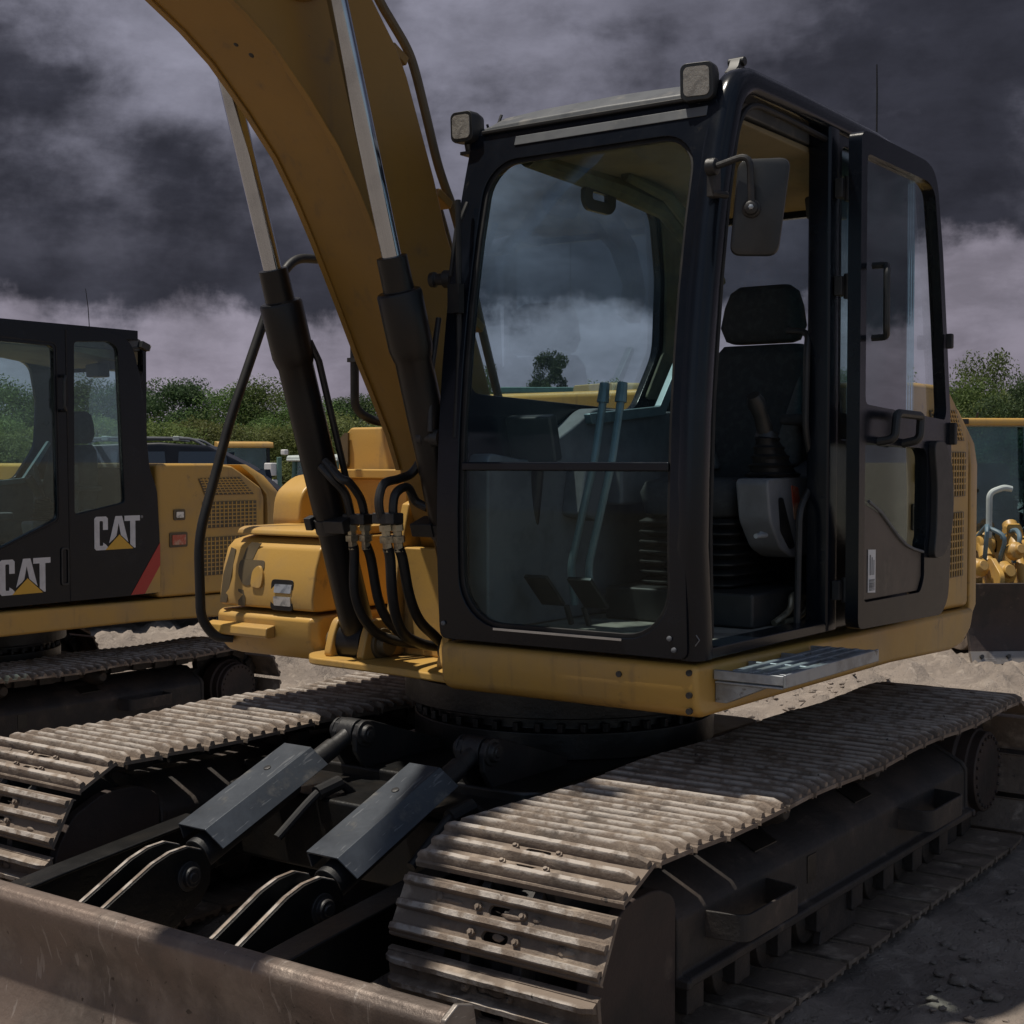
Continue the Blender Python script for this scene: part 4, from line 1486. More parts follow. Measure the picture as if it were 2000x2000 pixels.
# trims hanging in the rear right corner of the cab
m = MB()
m.plate(roundpoly([(5.26, 1.98), (5.60, 1.98), (5.60, 2.82), (5.38, 2.83), (5.43, 2.5), (5.42, 2.2)], 0.03), [], lambda u, v, w: (u, 3.105 - w, v), 0.012)
m.build('corner_trim', 'olive_trim', cab, bevel=0.003)
m = MB()
m.tube([(4.36, 3.07, 2.83), (4.95, 3.04, 2.805), (5.25, 3.0, 2.76), (5.45, 2.98, 2.64), (5.56, 2.96, 2.50)], [0.035, 0.045, 0.045, 0.04, 0.035], 10)
m.tube([(4.85, 2.95, 2.83), (5.15, 2.93, 2.79), (5.42, 2.93, 2.66), (5.58, 2.92, 2.48)], [0.02, 0.026, 0.028, 0.03], 8)
m.box((5.5, 2.97, 2.42), (0.10, 0.06, 0.16), Matrix.Rotation(0.3, 3, 'Y'))
m.build('roof_trim', 'olive_trim', cab)
# latch that hangs from the roof over the window
m = MB()
m.plate(roundpoly([(4.70, 2.775), (4.93, 2.775), (4.93, 2.72), (4.89, 2.69), (4.73, 2.69), (4.70, 2.72)], 0.02), [roundpoly([(4.76, 2.765), (4.87, 2.765), (4.87, 2.735), (4.76, 2.735)], 0.008)],
        lambda u, v, w: (u, 3.06 - w, v), 0.02)
m.build('window_latch', 'plastic_black', cab, bevel=0.004)
# inner lining of the right wall under the window, ledge and dash
m = MB()
m.prism_y(roundpoly([(4.05, 1.75), (4.30, 1.72), (4.62, 1.86), (4.75, 1.925), (5.17, 1.925), (5.62, 1.93), (5.62, 1.12), (4.05, 1.12)], 0.04), 3.02, 3.11)
m.build('wall_lining', 'plastic_grey', cab, bevel=0.01)
m = MB()
m.prism_y(roundpoly([(4.66, 1.90), (5.20, 1.945), (5.42, 2.22), (5.44, 2.20), (5.24, 1.91), (4.68, 1.86)], 0.01), 2.99, 3.02)
m.build('window_ledge', 'lever_blue', cab, bevel=0.004)
# monitor on its arm and right console
m = MB()
m.box((4.30, 3.0, 1.80), (0.05, 0.20, 0.17), Matrix.Rotation(-0.25, 3, 'Y'))
m.tube([(4.33, 3.0, 1.70), (4.36, 3.05, 1.45)], 0.025, 8)
m.build('monitor', 'plastic_black', cab, bevel=0.012)
# wiper on the left pillar and its motor
m = MB()
m.tube([(3.965, 3.118, 2.36), (3.975, 3.10, 2.52), (4.03, 3.095, 2.62)], 0.008, 8)
m.tube([(3.965, 3.085, 2.62), (3.965, 3.08, 2.1), (3.935, 3.075, 1.80)], 0.010, 8)
m.box((3.955, 3.088, 2.28), (0.03, 0.05, 0.10))
m.build('wiper', 'rubber', cab)
m = MB()
for (z, y) in ((2.36, 3.165), (1.80, 3.165)):
    m.lathe((XF(z) + 0.02, y - 0.01, z), (-0.2, 1, 0), [(0, 0.03), (0.03, 0.032), (0.035, 0.022), (0.06, 0.02), (0.065, 0.028), (0.085, 0.026)], 14)
m.tube([(XF(2.2) - 0.006, 3.172, 2.22), (XF(1.95) - 0.018, 3.178, 2.0), (XF(1.8) - 0.012, 3.172, 1.82)], 0.011, 8)
m.build('window_strut', 'black_iron', cab, bevel=0.003)
# small things on the front frame: bolts
m = MB()
for (y, z) in ((3.125, 1.155), (2.225, 1.165), (2.21, 1.13)):
    m.lathe((XF(z) - 0.002, y, z), (-1, 0, 0), [(0, 0.009), (0.005, 0.008), (0.007, 0.003)], 12)
m.build('frame_bolt', 'plastic_grey', cab)
m = MB()
for k in range(4):
    a = k * pi / 2
    p = [(2.158 + 0.028 * cos(a), 1.165 + 0.036 * sin(a)), (2.158 + 0.028 * cos(a + pi / 2), 1.165 + 0.036 * sin(a + pi / 2))]
    m.tube([(3.95, p[0][0], p[0][1]), (3.95, p[1][0], p[1][1])], 0.0018, 5)
m.tube([(3.95, 2.145, 1.16), (3.95, 2.158, 1.183), (3.95, 2.166, 1.158)], 0.0018, 5)
m.build('frame_mark', 'logo_grey', cab)

# ---- work lamps on the roof front
LAMPS = [(4.115, 2.232, 2.925, 0.10, 0.075), (4.105, 3.165, 2.905, 0.085, -0.05)]
for i, (x, y, z, sz, yaw) in enumerate(LAMPS):
    R = Matrix.Rotation(yaw + 0.10, 3, 'Z') @ Matrix.Rotation(-0.05, 3, 'Y')
    c = Vector((x, y, z))

    def T(a, b, d):
        return c + R @ Vector((d, a, b))
    w = 0.056 if i == 0 else 0.048
    h = 0.060 if i == 0 else 0.054
    m = MB()
    face = rr(-w, -h, w, h, 0.022, 5)
    loops = []
    for d, k in ((0.0, 0.80), (0.0, 0.97), (0.008, 1.0), (0.05, 1.0), (0.085, 0.86), (0.095, 0.7)):
        loops.append([T(a * k, b * k, d - 0.02) for a, b in face])
    m.loft(loops)
    lamp = m.build('work_lamp', 'plastic_black', EX, bevel=0.002, ang=50)
    lamp['label'] = 'work lamp over the door side' if i == 0 else 'work lamp beside the boom'
    m = MB()
    m.plate([(a * 0.76, b * 0.76) for a, b in face], [], lambda u, v, q: tuple(T(u, v, -0.024 + q)), 0.006)
    m.build('lamp_lens', 'lamp_lens', lamp)
    m = MB()
    b0 = T(0, -h, 0.02)
    m.tube([b0, b0 + Vector((0.01, 0, -0.03))], 0.014, 10)
    m.box(b0 + Vector((0.03, 0.0, -0.035)), (0.09, 0.05, 0.012))
    m.tube([T(-w, -0.02, 0.05), T(-w - 0.02, -0.05, 0.05) + Vector((0.02, 0, 0)), Vector((4.22, y - 0.08 if i == 1 else y + 0.02, 2.96))], 0.006, 6)
    m.tube(catmull([T(0.02, -0.02, 0.09), T(0.04, -0.05, 0.13), T(-0.05, -0.09, 0.12), Vector((4.20, y - 0.03, 2.93))], 4), 0.005, 6)
    m.build('lamp_bracket', 'black_iron', lamp, bevel=0.002)
m = MB()
m.tube(catmull([(4.16, 2.20, 2.92), (4.135, 2.215, 2.86), (4.15, 2.20, 2.80), (4.11, 2.205, 2.74), (4.10, 2.19, 2.68), (4.07, 2.195, 2.62), (4.06, 2.18, 2.55)], 5), 0.009, 7)
m.tube(catmull([(4.17, 2.21, 2.90), (4.14, 2.19, 2.83), (4.13, 2.21, 2.76), (4.08, 2.18, 2.70)], 5), 0.006, 7)
for z in (2.86, 2.77, 2.68, 2.58):
    m.box((XF(z) + 0.025, 2.19, z), (0.035, 0.02, 0.010), Matrix.Rotation(0.4 + z, 3, 'X'))
m.build('lamp_cable', 'decal_brown', cab)
m = MB()
m.prism_y([(4.30, 2.995), (4.42, 3.0), (4.385, 3.015), (4.365, 3.045), (4.345, 3.048), (4.33, 3.02)], 2.20, 2.24)
m.cyl((4.36, 2.19, 3.04), (4.36, 2.25, 3.04), 0.016, n=10)
m.build('roof_bracket', 'plastic_black', cab, bevel=0.004)
m = MB()
m.tube([(5.93, 2.36, 2.05), (5.93, 2.36, 3.28), (5.925, 2.36, 3.40)], [0.004, 0.004, 0.003], 6)
m.cyl((5.93, 2.36, 2.045), (5.93, 2.36, 2.10), 0.018, 0.012, 10)
m.build('aerial', 'rubber', EX)

# ---- mirror on the pillar
m = MB()
MU, MN, MC = Vector((0.42, -0.907, 0)), Vector((0.907, 0.42, 0)), Vector((4.045, 1.985, 2.495))
mo = roundpoly([(-0.088, -0.145), (0.060, -0.150), (0.098, 0.150), (-0.062, 0.150)], 0.036, 5)
loops = []
for w, k in ((0.0, 0.90), (0.004, 0.97), (0.014, 1.0), (0.020, 0.985)):
    loops.append([MC + MU * (a * k) + MN * w + Vector((0, 0, b * k)) for a, b in mo])
m.loft(loops)
mir = m.build('mirror', 'plastic_black', EX, ang=40)
m = MB()
ap = roundpath([(3.995, 2.10, 2.625), (4.005, 1.995, 2.650), (4.018, 1.995, 2.50)], 0.04)
m.tube(ap, 0.0105, 10)
m.lathe((4.015, 1.995, 2.49), MN, [(-0.012, 0.014), (-0.008, 0.020), (0.008, 0.022), (0.014, 0.028), (0.035, 0.030)], 16)
m.build('mirror_arm', 'black_iron', mir)
m = MB()
m.lathe((4.015, 1.995, 2.49), -MN, [(0.008, 0.009), (0.018, 0.008), (0.020, 0.004)], 6)
m.build('mirror_nut', 'step_silver', mir)
m = MB()
m.lathe((4.0, 2.135, 2.625), (0, -1, 0), [(0, 0.028), (0.03, 0.026), (0.034, 0.016)], 14)
m.box((4.02, 2.125, 2.58), (0.04, 0.03, 0.09))
m.cyl((4.0, 2.12, 2.545), (4.06, 2.10, 2.545), 0.012, n=8)
m.build('mirror_mount', 'black_iron', mir, bevel=0.003)

# ---- the cab door, folded back along the side
DY = lambda x: 2.062 - 0.030 * (x - 4.95) / 0.9      # outer (now hidden) face plane
dout = [(4.945, 1.11), (5.80, 1.098), (5.875, 1.16), (5.892, 1.30), (5.905, 1.45), (5.895, 1.75), (5.872, 1.95), (5.825, 2.25), (5.775, 2.55), (5.71, 2.81), (5.66, 2.868), (5.58, 2.888), (5.03, 2.905), (4.945, 2.90)]
dwin = roundpoly([(4.998, 1.925), (5.815, 1.885), (5.83, 1.92), (5.78, 2.25), (5.73, 2.55), (5.68, 2.775), (5.61, 2.81), (4.998, 2.825)], 0.03)
dlow = roundpoly([(4.998, 1.205), (5.56, 1.205), (5.60, 1.26), (5.60, 1.40), (5.618, 1.42), (5.622, 1.735), (5.59, 1.768), (4.998, 1.785)], 0.025)
m = MB()
m.plate(dense(roundpoly(dout, 0.04), 0.15), [dense(dwin, 0.15), dense(dlow, 0.15)], lambda u, v, w: (u, DY(u) + 0.01 - w, v), 0.05)
door = m.build('cab_door', 'black_paint', EX, bevel=0.005, ang=30)
door['label'] = 'open cab door folded flat against the cab side'
m = MB()
m.plate(dwin, [], lambda u, v, w: (u, DY(u) - 0.004 + w, v), 0.005)
m.build('door_window', 'clear_glass', door)
m = MB()
m.plate(roundpoly([(4.998, 1.92), (5.53, 1.90), (5.53, 2.81), (4.998, 2.825)], 0.02), [], lambda u, v, w: (u, DY(u) - 0.016 + w, v), 0.005)
m.build('sliding_pane', 'pane_glass', door)
# lower part: brown panel with a curved edge, glass above it
m = MB()
m.plate([(4.998, 1.21), (5.555, 1.21), (5.595, 1.265), (5.595, 1.36), (5.50, 1.375), (5.42, 1.395), (5.34, 1.43), (5.26, 1.475), (5.17, 1.525), (4.998, 1.57)], [], lambda u, v, w: (u, DY(u) - 0.018 - w, v), 0.012)
dp = m.build('door_panel', 'door_panel', door, bevel=0.004)
m = MB()
m.tube([(x, DY(x) - 0.034, z) for x, z in ((5.05, 1.572), (5.17, 1.528), (5.26, 1.478), (5.34, 1.433), (5.42, 1.398), (5.50, 1.378), (5.60, 1.362))], 0.006, 8)
m.build('panel_piping', 'plastic_grey', door)
m = MB()
m.plate([(4.998, 1.57), (5.17, 1.525), (5.26, 1.475), (5.34, 1.43), (5.42, 1.395), (5.50, 1.375), (5.60, 1.36), (5.60, 1.40), (5.618, 1.42), (5.622, 1.735), (5.59, 1.768), (4.998, 1.785)], [],
        lambda u, v, w: (u, DY(u) - 0.012 + w, v), 0.005)
m.build('door_lower_window', 'lower_glass', door)
m = MB()
p = roundpoly([(5.625, 1.80), (5.76, 1.80), (5.835, 1.70), (5.855, 1.55), (5.835, 1.42), (5.76, 1.34), (5.63, 1.33), (5.66, 1.45), (5.665, 1.62)], 0.05)
m.plate(p, [], lambda u, v, w: (u, DY(u) - 0.038 - w, v), 0.03)
m.build('door_trim', 'plastic_black', door, bevel=0.012, seg=3)
m = MB()
m.tube(roundpath([(5.03, 2.01, 2.425), (5.03, 1.955, 2.425), (4.998, 1.945, 2.40), (4.998, 1.945, 2.19), (5.03, 1.955, 2.165), (5.03, 2.01, 2.165)], 0.03), 0.0125, 10)
m.build('grab_handle', 'plastic_black', door)
m = MB()
m.tube(roundpath([(5.12, DY(5.12) - 0.035, 1.79), (5.13, DY(5.1) - 0.10, 1.80), (5.15, DY(5.1) - 0.10, 1.895), (5.39, DY(5.4) - 0.10, 1.89), (5.375, DY(5.4) - 0.10, 1.80), (5.365, DY(5.4) - 0.035, 1.785)], 0.025), 0.0165, 10)
m.build('pull_handle', 'plastic_black', door)
m = MB()
m.plate([(5.052, 1.237), (5.122, 1.233), (5.122, 1.392), (5.052, 1.395)], [], lambda u, v, w: (u, DY(u) - 0.0315 - w, v), 0.0015)
m.mi = 1
z = 1.243
rb = random.Random(5)
while z < 1.285:
    h = rb.choice((0.0016, 0.003, 0.0022))
    m.bb(5.06, 5.114, DY(5.09) - 0.0345, DY(5.09) - 0.0335, z, z + h)
    z += h + rb.choice((0.0016, 0.0026))
for k in range(3):
    m.bb(5.066 + k * 0.018, 5.072 + k * 0.018, DY(5.09) - 0.0345, DY(5.09) - 0.0335, 1.30, 1.375 - 0.01 * k)
m.build('bar_code_sticker', ['sticker_white', 'plastic_grey'], door)
for z in (1.25, 2.35, 2.70):
    m = MB()
    m.cyl((4.962, 2.075, z - 0.045), (4.962, 2.075, z + 0.045), 0.018, n=12)
    m.box((4.95, 2.10, z), (0.06, 0.03, 0.07))
    m.build('door_hinge', 'black_iron', door, bevel=0.003)
for c_, s_ in (((5.885, 1.985, 1.83), (0.03, 0.035, 0.09)), ((5.805, 1.975, 2.20), (0.025, 0.03, 0.06))):
    m = MB()
    m.box(c_, s_)
    m.build('door_latch', 'black_iron', door, bevel=0.006)

door.scale.x = 0.935
door.location.x -= 0.48 * 0.065

# ---- inside the cab
def cushion(mb, loops):
    mb.loft(loops)


def padded(cx, cy, prof, n=8):
    """loft of rounded rectangles: prof rows (z, x centre, half depth, half width, radius)"""
    loops = []
    for z, x, hd, hw, r in prof:
        loops.append([(x + a, cy + b, z) for a, b in rr(-hd, -hw, hd, hw, min(r, hd * 0.95, hw * 0.95), 5)])
    return loops


SY = 2.60
m = MB()
m.loft(padded(0, SY + 0.05, [(1.505, 5.03, 0.22, 0.17, 0.07), (1.52, 5.03, 0.255, 0.195, 0.08), (1.60, 5.03, 0.27, 0.21, 0.08), (1.64, 5.03, 0.255, 0.195, 0.08), (1.655, 5.04, 0.20, 0.15, 0.07)]))
seat = m.build('seat', 'fabric', EX, ang=60)
seat['label'] = 'black fabric operator seat'
m = MB()
m.loft(padded(0, SY, [(1.62, 5.27, 0.06, 0.20, 0.05), (1.66, 5.275, 0.085, 0.235, 0.06), (1.85, 5.30, 0.085, 0.25, 0.06), (2.02, 5.325, 0.075, 0.24, 0.06), (2.14, 5.345, 0.065, 0.205, 0.05), (2.185, 5.35, 0.045, 0.17, 0.04)]))
m.build('seat_back', 'fabric', seat, ang=60)
for q in (-1, 1):
    m = MB()
    m.loft([[(5.215 + dx, SY + q * y, z) for y, z in ((0.24, 2.06), (0.24, 1.70), (0.10, 1.68))] for dx in (-0.06, 0.0)])
    m.build('seat_bolster', 'fabric_grey', seat, bevel=0.025, seg=3)
m = MB()
m.loft(padded(0, SY, [(2.195, 5.35, 0.045, 0.13, 0.04), (2.205, 5.35, 0.062, 0.155, 0.05), (2.26, 5.35, 0.07, 0.178, 0.055), (2.34, 5.355, 0.066, 0.165, 0.055), (2.40, 5.36, 0.055, 0.145, 0.05), (2.425, 5.362, 0.03, 0.11, 0.028)]))
m.build('headrest', 'fabric', seat, ang=60)
# ribbed suspension bellows and pedestal
m = MB()
prof = []
for k in range(7):
    z = 1.24 + k * 0.038
    prof += [(z, 5.0, 0.20, 0.18, 0.04), (z + 0.016, 5.0, 0.235, 0.205, 0.05), (z + 0.022, 5.0, 0.235, 0.205, 0.05)]
prof.append((1.505, 5.0, 0.20, 0.18, 0.04))
m.loft(padded(0, SY + 0.05, prof))
m.build('seat_bellows', 'rubber', seat, ang=20)
m = MB()
m.bb(4.66, 5.25, 2.30, 2.92, 1.118, 1.245)
sb = m.build('seat_base', 'plastic_black', seat, bevel=0.012)
m = MB()
m.lathe((4.655, 2.56, 1.215), (-1, 0, 0), [(0, 0.011), (0.003, 0.010), (0.005, 0.003)], 12)
m.tube([(4.70, 2.292, 1.46), (4.70, 2.27, 1.455), (4.62, 2.27, 1.455)], 0.009, 8)
m.build('seat_screw', 'step_silver', seat)
m = MB()
m.tube(catmull([(4.80, 2.285, 1.13), (4.90, 2.27, 1.17), (4.95, 2.28, 1.22), (5.05, 2.275, 1.20), (5.10, 2.285, 1.14)], 5), 0.012, 8)
m.tube(catmull([(4.86, 2.275, 1.13), (4.97, 2.26, 1.14), (5.08, 2.265, 1.19), (5.16, 2.285, 1.22)], 5), 0.010, 8)
m.build('seat_cable', 'zinc', seat)

# left console with joystick
m = MB()
cp = [(4.76, 1.655), (5.12, 1.665), (5.27, 1.735), (5.40, 1.66), (5.38, 1.50), (5.33, 1.375), (4.99, 1.355), (4.88, 1.395), (4.79, 1.50)]
m.prism_y(roundpoly(cp, 0.03), 2.295, 2.425)
con = m.build('control_console', 'console_grey', EX, bevel=0.014, seg=3)
m = MB()
m.prism_y(roundpoly([(4.85, 1.585), (4.885, 1.585), (4.99, 1.40), (4.95, 1.39), (4.87, 1.46)], 0.012), 2.2905, 2.294)
m.build('console_slot', 'rubber', con)
m = MB()
m.prism_y(roundpoly([(4.96, 1.63), (5.02, 1.62), (5.06, 1.50), (4.99, 1.50)], 0.01), 2.292, 2.2945)
m.build('console_decal', 'red_lens', con)
m = MB()
prof = []
for k in range(5):
    z = 1.66 + k * 0.033
    q = 1 - k * 0.13
    prof += [(z, 4.945 - k * 0.012, 0.115 * q, 0.068 * q, 0.05), (z + 0.010, 4.945 - k * 0.012, 0.125 * q, 0.075 * q, 0.05), (z + 0.018, 4.945 - k * 0.012, 0.105 * q, 0.06 * q, 0.045)]
m.loft(padded(0, 2.36, prof))
m.build('joystick_boot', 'rubber', con, ang=20)
m = MB()
m.tube([(4.885, 2.36, 1.79), (4.87, 2.36, 1.84), (4.835, 2.36, 1.89), (4.80, 2.362, 1.935), (4.782, 2.363, 1.958)], [0.026, 0.031, 0.028, 0.034, 0.024], 14)
m.tube([(4.885, 2.36, 1.80), (4.89, 2.36, 1.825)], [0.045, 0.04], 14)
m.build('joystick', 'plastic_black', con)
m = MB()
m.bb(5.0, 5.34, 2.27, 2.37, 1.855, 1.895)
m.build('armrest', 'fabric', seat, bevel=0.018, seg=3)
# bent safety bar by the door
m = MB()
m.tube(roundpath([(4.93, 2.30, 2.20), (4.93, 2.215, 2.19), (4.895, 2.205, 2.13), (4.885, 2.205, 1.83), (4.97, 2.205, 1.655), (4.84, 2.205, 1.545), (4.825, 2.205, 1.13)], 0.05), 0.0125, 10)
m.build('safety_bar', 'black_iron', EX)
# travel levers and pedals
for y in (2.79, 2.715):
    m = MB()
    m.tube(roundpath([(4.42, y - 0.01, 1.93), (4.38, y, 1.72), (4.34, y + 0.075, 1.34), (4.36, y + 0.07, 1.20)], 0.04), 0.0145, 10)
    m.tube([(4.42, y - 0.01, 1.93), (4.43, y - 0.012, 2.0)], [0.022, 0.018], 10)
    lv = m.build('travel_lever', 'lever_blue', EX)
    m = MB()
    m.box((4.27, y + 0.08 + (0.06 if y > 2.75 else -0.05), 1.255), (0.16, 0.10, 0.016), Matrix.Rotation(0.75, 3, 'Y'))
    m.tube([(4.32, y + 0.08, 1.20), (4.34, y + 0.07, 1.13)], 0.012, 8)
    m.build('pedal', 'plastic_black', lv, bevel=0.004)
# radio box and oddments on the right
m = MB()
m.bb(4.75, 5.05, 2.90, 3.02, 1.55, 1.70)
m.box((4.60, 2.98, 1.60), (0.14, 0.10, 0.20), Matrix.Rotation(0.2, 3, 'Y'))
m.build('right_console', 'plastic_grey', cab, bevel=0.015)

# ------------------------------------------------------------------ the second excavator, parked alongside
OFF = Vector((1.30, 6.10, -0.35))
EX2 = empty('excavator', BASE + OFF, 'yellow excavator with closed black cab and white lettering, behind the near excavator', 'excavator', 'parked tracked excavators')
LOCAL = {}
skip_top = {'boom', 'boom_cylinder', 'cab_door', 'hydraulic_pipe', 'hydraulic_hose', 'work_lamp', 'mirror', 'warning_beacon', 'control_console', 'safety_bar', 'travel_lever',
            'hose_clamp', 'boarding_step', 'seat', 'aerial', 'dozer_blade', 'blade_cylinder', 'push_arm', 'cylinder_bracket', 'ram_hose', 'handrail', 'head_lamp', 'cab', 'boom_bracket', 'valve_cover'}
nm = lambda o: o.name.split('.')[0]
for ch in list(EX.children):
    if nm(ch) in skip_top:
        continue
    cc = copy_tree(ch, EX2)
    if nm(ch) == 'counterweight':
        cc.location.x += 0.24
    if nm(ch) == 'engine_hood':
        cc.scale.x = 1.27
        cc.location.x += 0.43 * 0.27
WLOC[EX2] = BASE          # parts below are written in the machine's own frame


def part(o_parent, src_name):
    for ch in EX.children:
        if nm(ch) == src_name:
            return ch


c2 = cab.copy()
S.collection.objects.link(c2)
c2.parent = EX2
WLOC[c2] = WLOC[cab]
c2['label'] = 'closed black cab shell with white lettering'
for ch in list(cab.children):
    if nm(ch) in ('rear_quarter', 'quarter_window', 'centre_pillar', 'side_pillar', 'door_seal', 'lamp_cable', 'frame_mark', 'frame_bolt', 'sill_trim', 'window_strut', 'roof_bracket', 'corner_trim',
                  'roof_trim', 'window_latch'):
        continue
    k = copy_tree(ch, c2)
    if nm(k) == 'cab_roof':
        k['label'] = 'black cab roof of the closed cab'
s2 = copy_tree(seat, EX2)
s2['label'] = 'grey operator seat behind the closed door'
for ch in list(EX.children):
    if nm(ch) in ('control_console', 'travel_lever'):
        copy_tree(ch, EX2)

# side with door
so = [(4.01, 1.105), (5.735, 1.105), (5.73, 1.50), (5.71, 1.86), (5.64, 2.02), (5.60, 2.40), (5.555, 2.70), (5.50, 2.88), (5.42, 2.955), (5.25, 2.985), (4.40, 2.99), (4.22, 2.955), (4.10, 2.80), (4.04, 2.55), (3.99, 2.2), (3.965, 1.9), (3.96, 1.5)]
w1 = roundpoly([(4.08, 1.35), (4.39, 1.50), (4.845, 1.68), (4.825, 2.845), (4.30, 2.85), (4.16, 2.74), (4.06, 2.3), (4.03, 1.9)], 0.04)
w2 = roundpoly([(4.985, 1.70), (5.415, 1.775), (5.365, 2.865), (5.29, 2.905), (4.995, 2.885)], 0.03)
m = MB()
m.plate(dense(roundpoly(so, 0.05), 0.3), [w1, w2], lambda u, v, w: (u, 2.125 + w, v), 0.045)
m.bb(4.10, 5.55, 2.13, 2.25, 2.93, 3.0)
m.build('side_panel', 'black_paint', c2, bevel=0.012, seg=2)
m = MB()
m.plate(w1, [], lambda u, v, w: (u, 2.142 + w, v), 0.005)
dr = m.build('door_window', 'side_glass', c2)
m = MB()
m.plate(w2, [], lambda u, v, w: (u, 2.142 + w, v), 0.005)
m.build('quarter_window', 'side_glass', c2)
m = MB()
for a, b in (((4.925, 2.96), (4.94, 1.69)), ((4.94, 1.69), (4.945, 1.11))):
    m.loft([[(a[0] - 0.005, 2.1245, a[1]), (a[0] + 0.005, 2.1245, a[1]), (a[0] + 0.005, 2.122, a[1]), (a[0] - 0.005, 2.122, a[1])],
            [(b[0] - 0.005, 2.1245, b[1]), (b[0] + 0.005, 2.1245, b[1]), (b[0] + 0.005, 2.122, b[1]), (b[0] - 0.005, 2.122, b[1])]])
m.plate(roundpoly([(4.0, 1.33), (4.86, 1.655), (4.85, 2.87), (4.30, 2.885), (4.13, 2.76), (4.02, 2.3)], 0.04), [roundpoly([(4.012, 1.345), (4.852, 1.665), (4.842, 2.862), (4.305, 2.875), (4.14, 2.755), (4.03, 2.3)], 0.04)],
        lambda u, v, w: (u, 2.1235 - w, v), 0.002)
m.build('door_seam', 'rubber', c2)
m = MB()
m.tube(roundpath([(4.885, 2.12, 2.645), (4.885, 2.075, 2.645), (4.87, 2.07, 2.62), (4.87, 2.07, 2.43), (4.885, 2.075, 2.41), (4.885, 2.12, 2.41)], 0.03), 0.011, 8)
m.build('grab_handle', 'plastic_black', c2)
m = MB()
m.plate(rr(4.865, 1.22, 4.93, 1.48, 0.02), [rr(4.878, 1.235, 4.918, 1.465, 0.012)], lambda u, v, w: (u, 2.123 - w, v), 0.008)
m.build('door_handle', 'plastic_black', c2, bevel=0.002)
# dark post inside the cab
m = MB()
m.bb(5.52, 5.56, 2.20, 2.26, 1.9, 2.5)
m.build('inner_post', 'plastic_black', c2)


def logo(mb_w, mb_y, mb_g, u0, v0, W, Hh, y):
    X = lambda a: u0 + a * W
    Zz = lambda b: v0 + b * Hh

    def poly(pts, mb, d=0.002, holes=()):
        mb.plate([(X(a), Zz(b)) for a, b in pts], [[(X(a), Zz(b)) for a, b in h] for h in holes], lambda u, v, w: (u, y - w, v), d)
    # C
    poly([(0.04, 0.0), (0.0, 0.06), (0.0, 0.94), (0.04, 1.0), (0.25, 1.0), (0.29, 0.94), (0.29, 0.60), (0.185, 0.60), (0.185, 0.84), (0.175, 0.87), (0.12, 0.87), (0.11, 0.84), (0.11, 0.16), (0.12, 0.13),
          (0.175, 0.13), (0.185, 0.16), (0.185, 0.22), (0.245, 0.16), (0.285, 0.09), (0.25, 0.0)], mb_w)
    # A (its foot is covered by the triangle)
    poly([(0.315, 0.20), (0.455, 1.0), (0.60, 1.0), (0.735, 0.20), (0.62, 0.36), (0.575, 0.42), (0.525, 0.80), (0.475, 0.42), (0.43, 0.34)], mb_w)
    # T
    poly([(0.655, 0.84), (0.655, 1.0), (1.0, 1.0), (1.0, 0.84), (0.895, 0.84), (0.895, 0.02), (0.865, 0.02), (0.78, 0.13), (0.78, 0.84)], mb_w)
    # triangle
    poly([(0.235, 0.0), (0.54, 0.44), (0.845, 0.0)], mb_y, 0.0025)
    mb_g.cyl((X(1.045), y, Zz(0.95)), (X(1.045), y - 0.002, Zz(0.95)), W * 0.028, n=12)


mw, my, mg = MB(), MB(), MB()
logo(mw, my, mg, 5.145, 1.445, 0.40, 0.235, 2.1235)
lg = mw.build('cab_lettering', 'logo_white', c2, smooth=False)
my.build('lettering_triangle', 'logo_yellow', c2, smooth=False)
mg.build('lettering_mark', 'logo_grey', c2, smooth=False)
mw, my, mg = MB(), MB(), MB()
logo(mw, my, mg, 4.385, 1.185, 0.395, 0.235, 2.1235)
mw.build('cab_lettering', 'logo_white', c2, smooth=False)
my.build('lettering_triangle', 'logo_yellow', c2, smooth=False)
mg.free() if hasattr(mg, 'free') else mg.b.free()
m = MB()
m.plate([(5.46, 1.112), (5.585, 1.112), (5.728, 1.31), (5.728, 1.475)], [], lambda u, v, w: (u, 2.1235 - w, v), 0.002)
m.build('red_stripe', 'stripe_red', c2, smooth=False)
m = MB()
m.plate([(5.585, 1.112), (5.728, 1.112), (5.728, 1.31)], [], lambda u, v, w: (u, 2.1235 - w, v), 0.002)
m.build('yellow_corner', 'yellow', c2, smooth=False)
m = MB()
m.box((5.575, 2.10, 2.89), (0.075, 0.05, 0.05), Matrix.Rotation(0.35, 3, 'Y'))
m.tube([(5.50, 2.14, 2.87), (5.56, 2.11, 2.885)], 0.01, 8)
wl = m.build('work_lamp', 'plastic_black', EX2, bevel=0.008)
wl['label'] = 'small lamp on the rear of the cab'
m = MB()
m.box((5.618, 2.10, 2.875), (0.006, 0.04, 0.04), Matrix.Rotation(0.35, 3, 'Y'))
m.build('lamp_lens', 'lamp_lens', wl)
m = MB()
m.tube([(5.26, 2.30, 3.0), (5.25, 2.30, 3.15), (5.23, 2.30, 3.28)], [0.003, 0.003, 0.002], 6)
m.build('aerial', 'rubber', EX2)

# ------------------------------------------------------------------ machines in the distance
RIGHT = Vector((sin(AZ), -cos(AZ), 0))


def D2(x, D):
    """a place in the yard: x to the right of the line of sight, D metres along it"""
    return vd * D + RIGHT * x


# ---- bulldozer at the right edge
GD = -0.46
pos = D2(5.92, 17.2)
BD = empty('bulldozer', (pos.x, pos.y, GD), 'yellow bulldozer with glazed cab and wide rusty blade, behind the near excavator', 'bulldozer', None, rz=AZ + pi + 0.10)
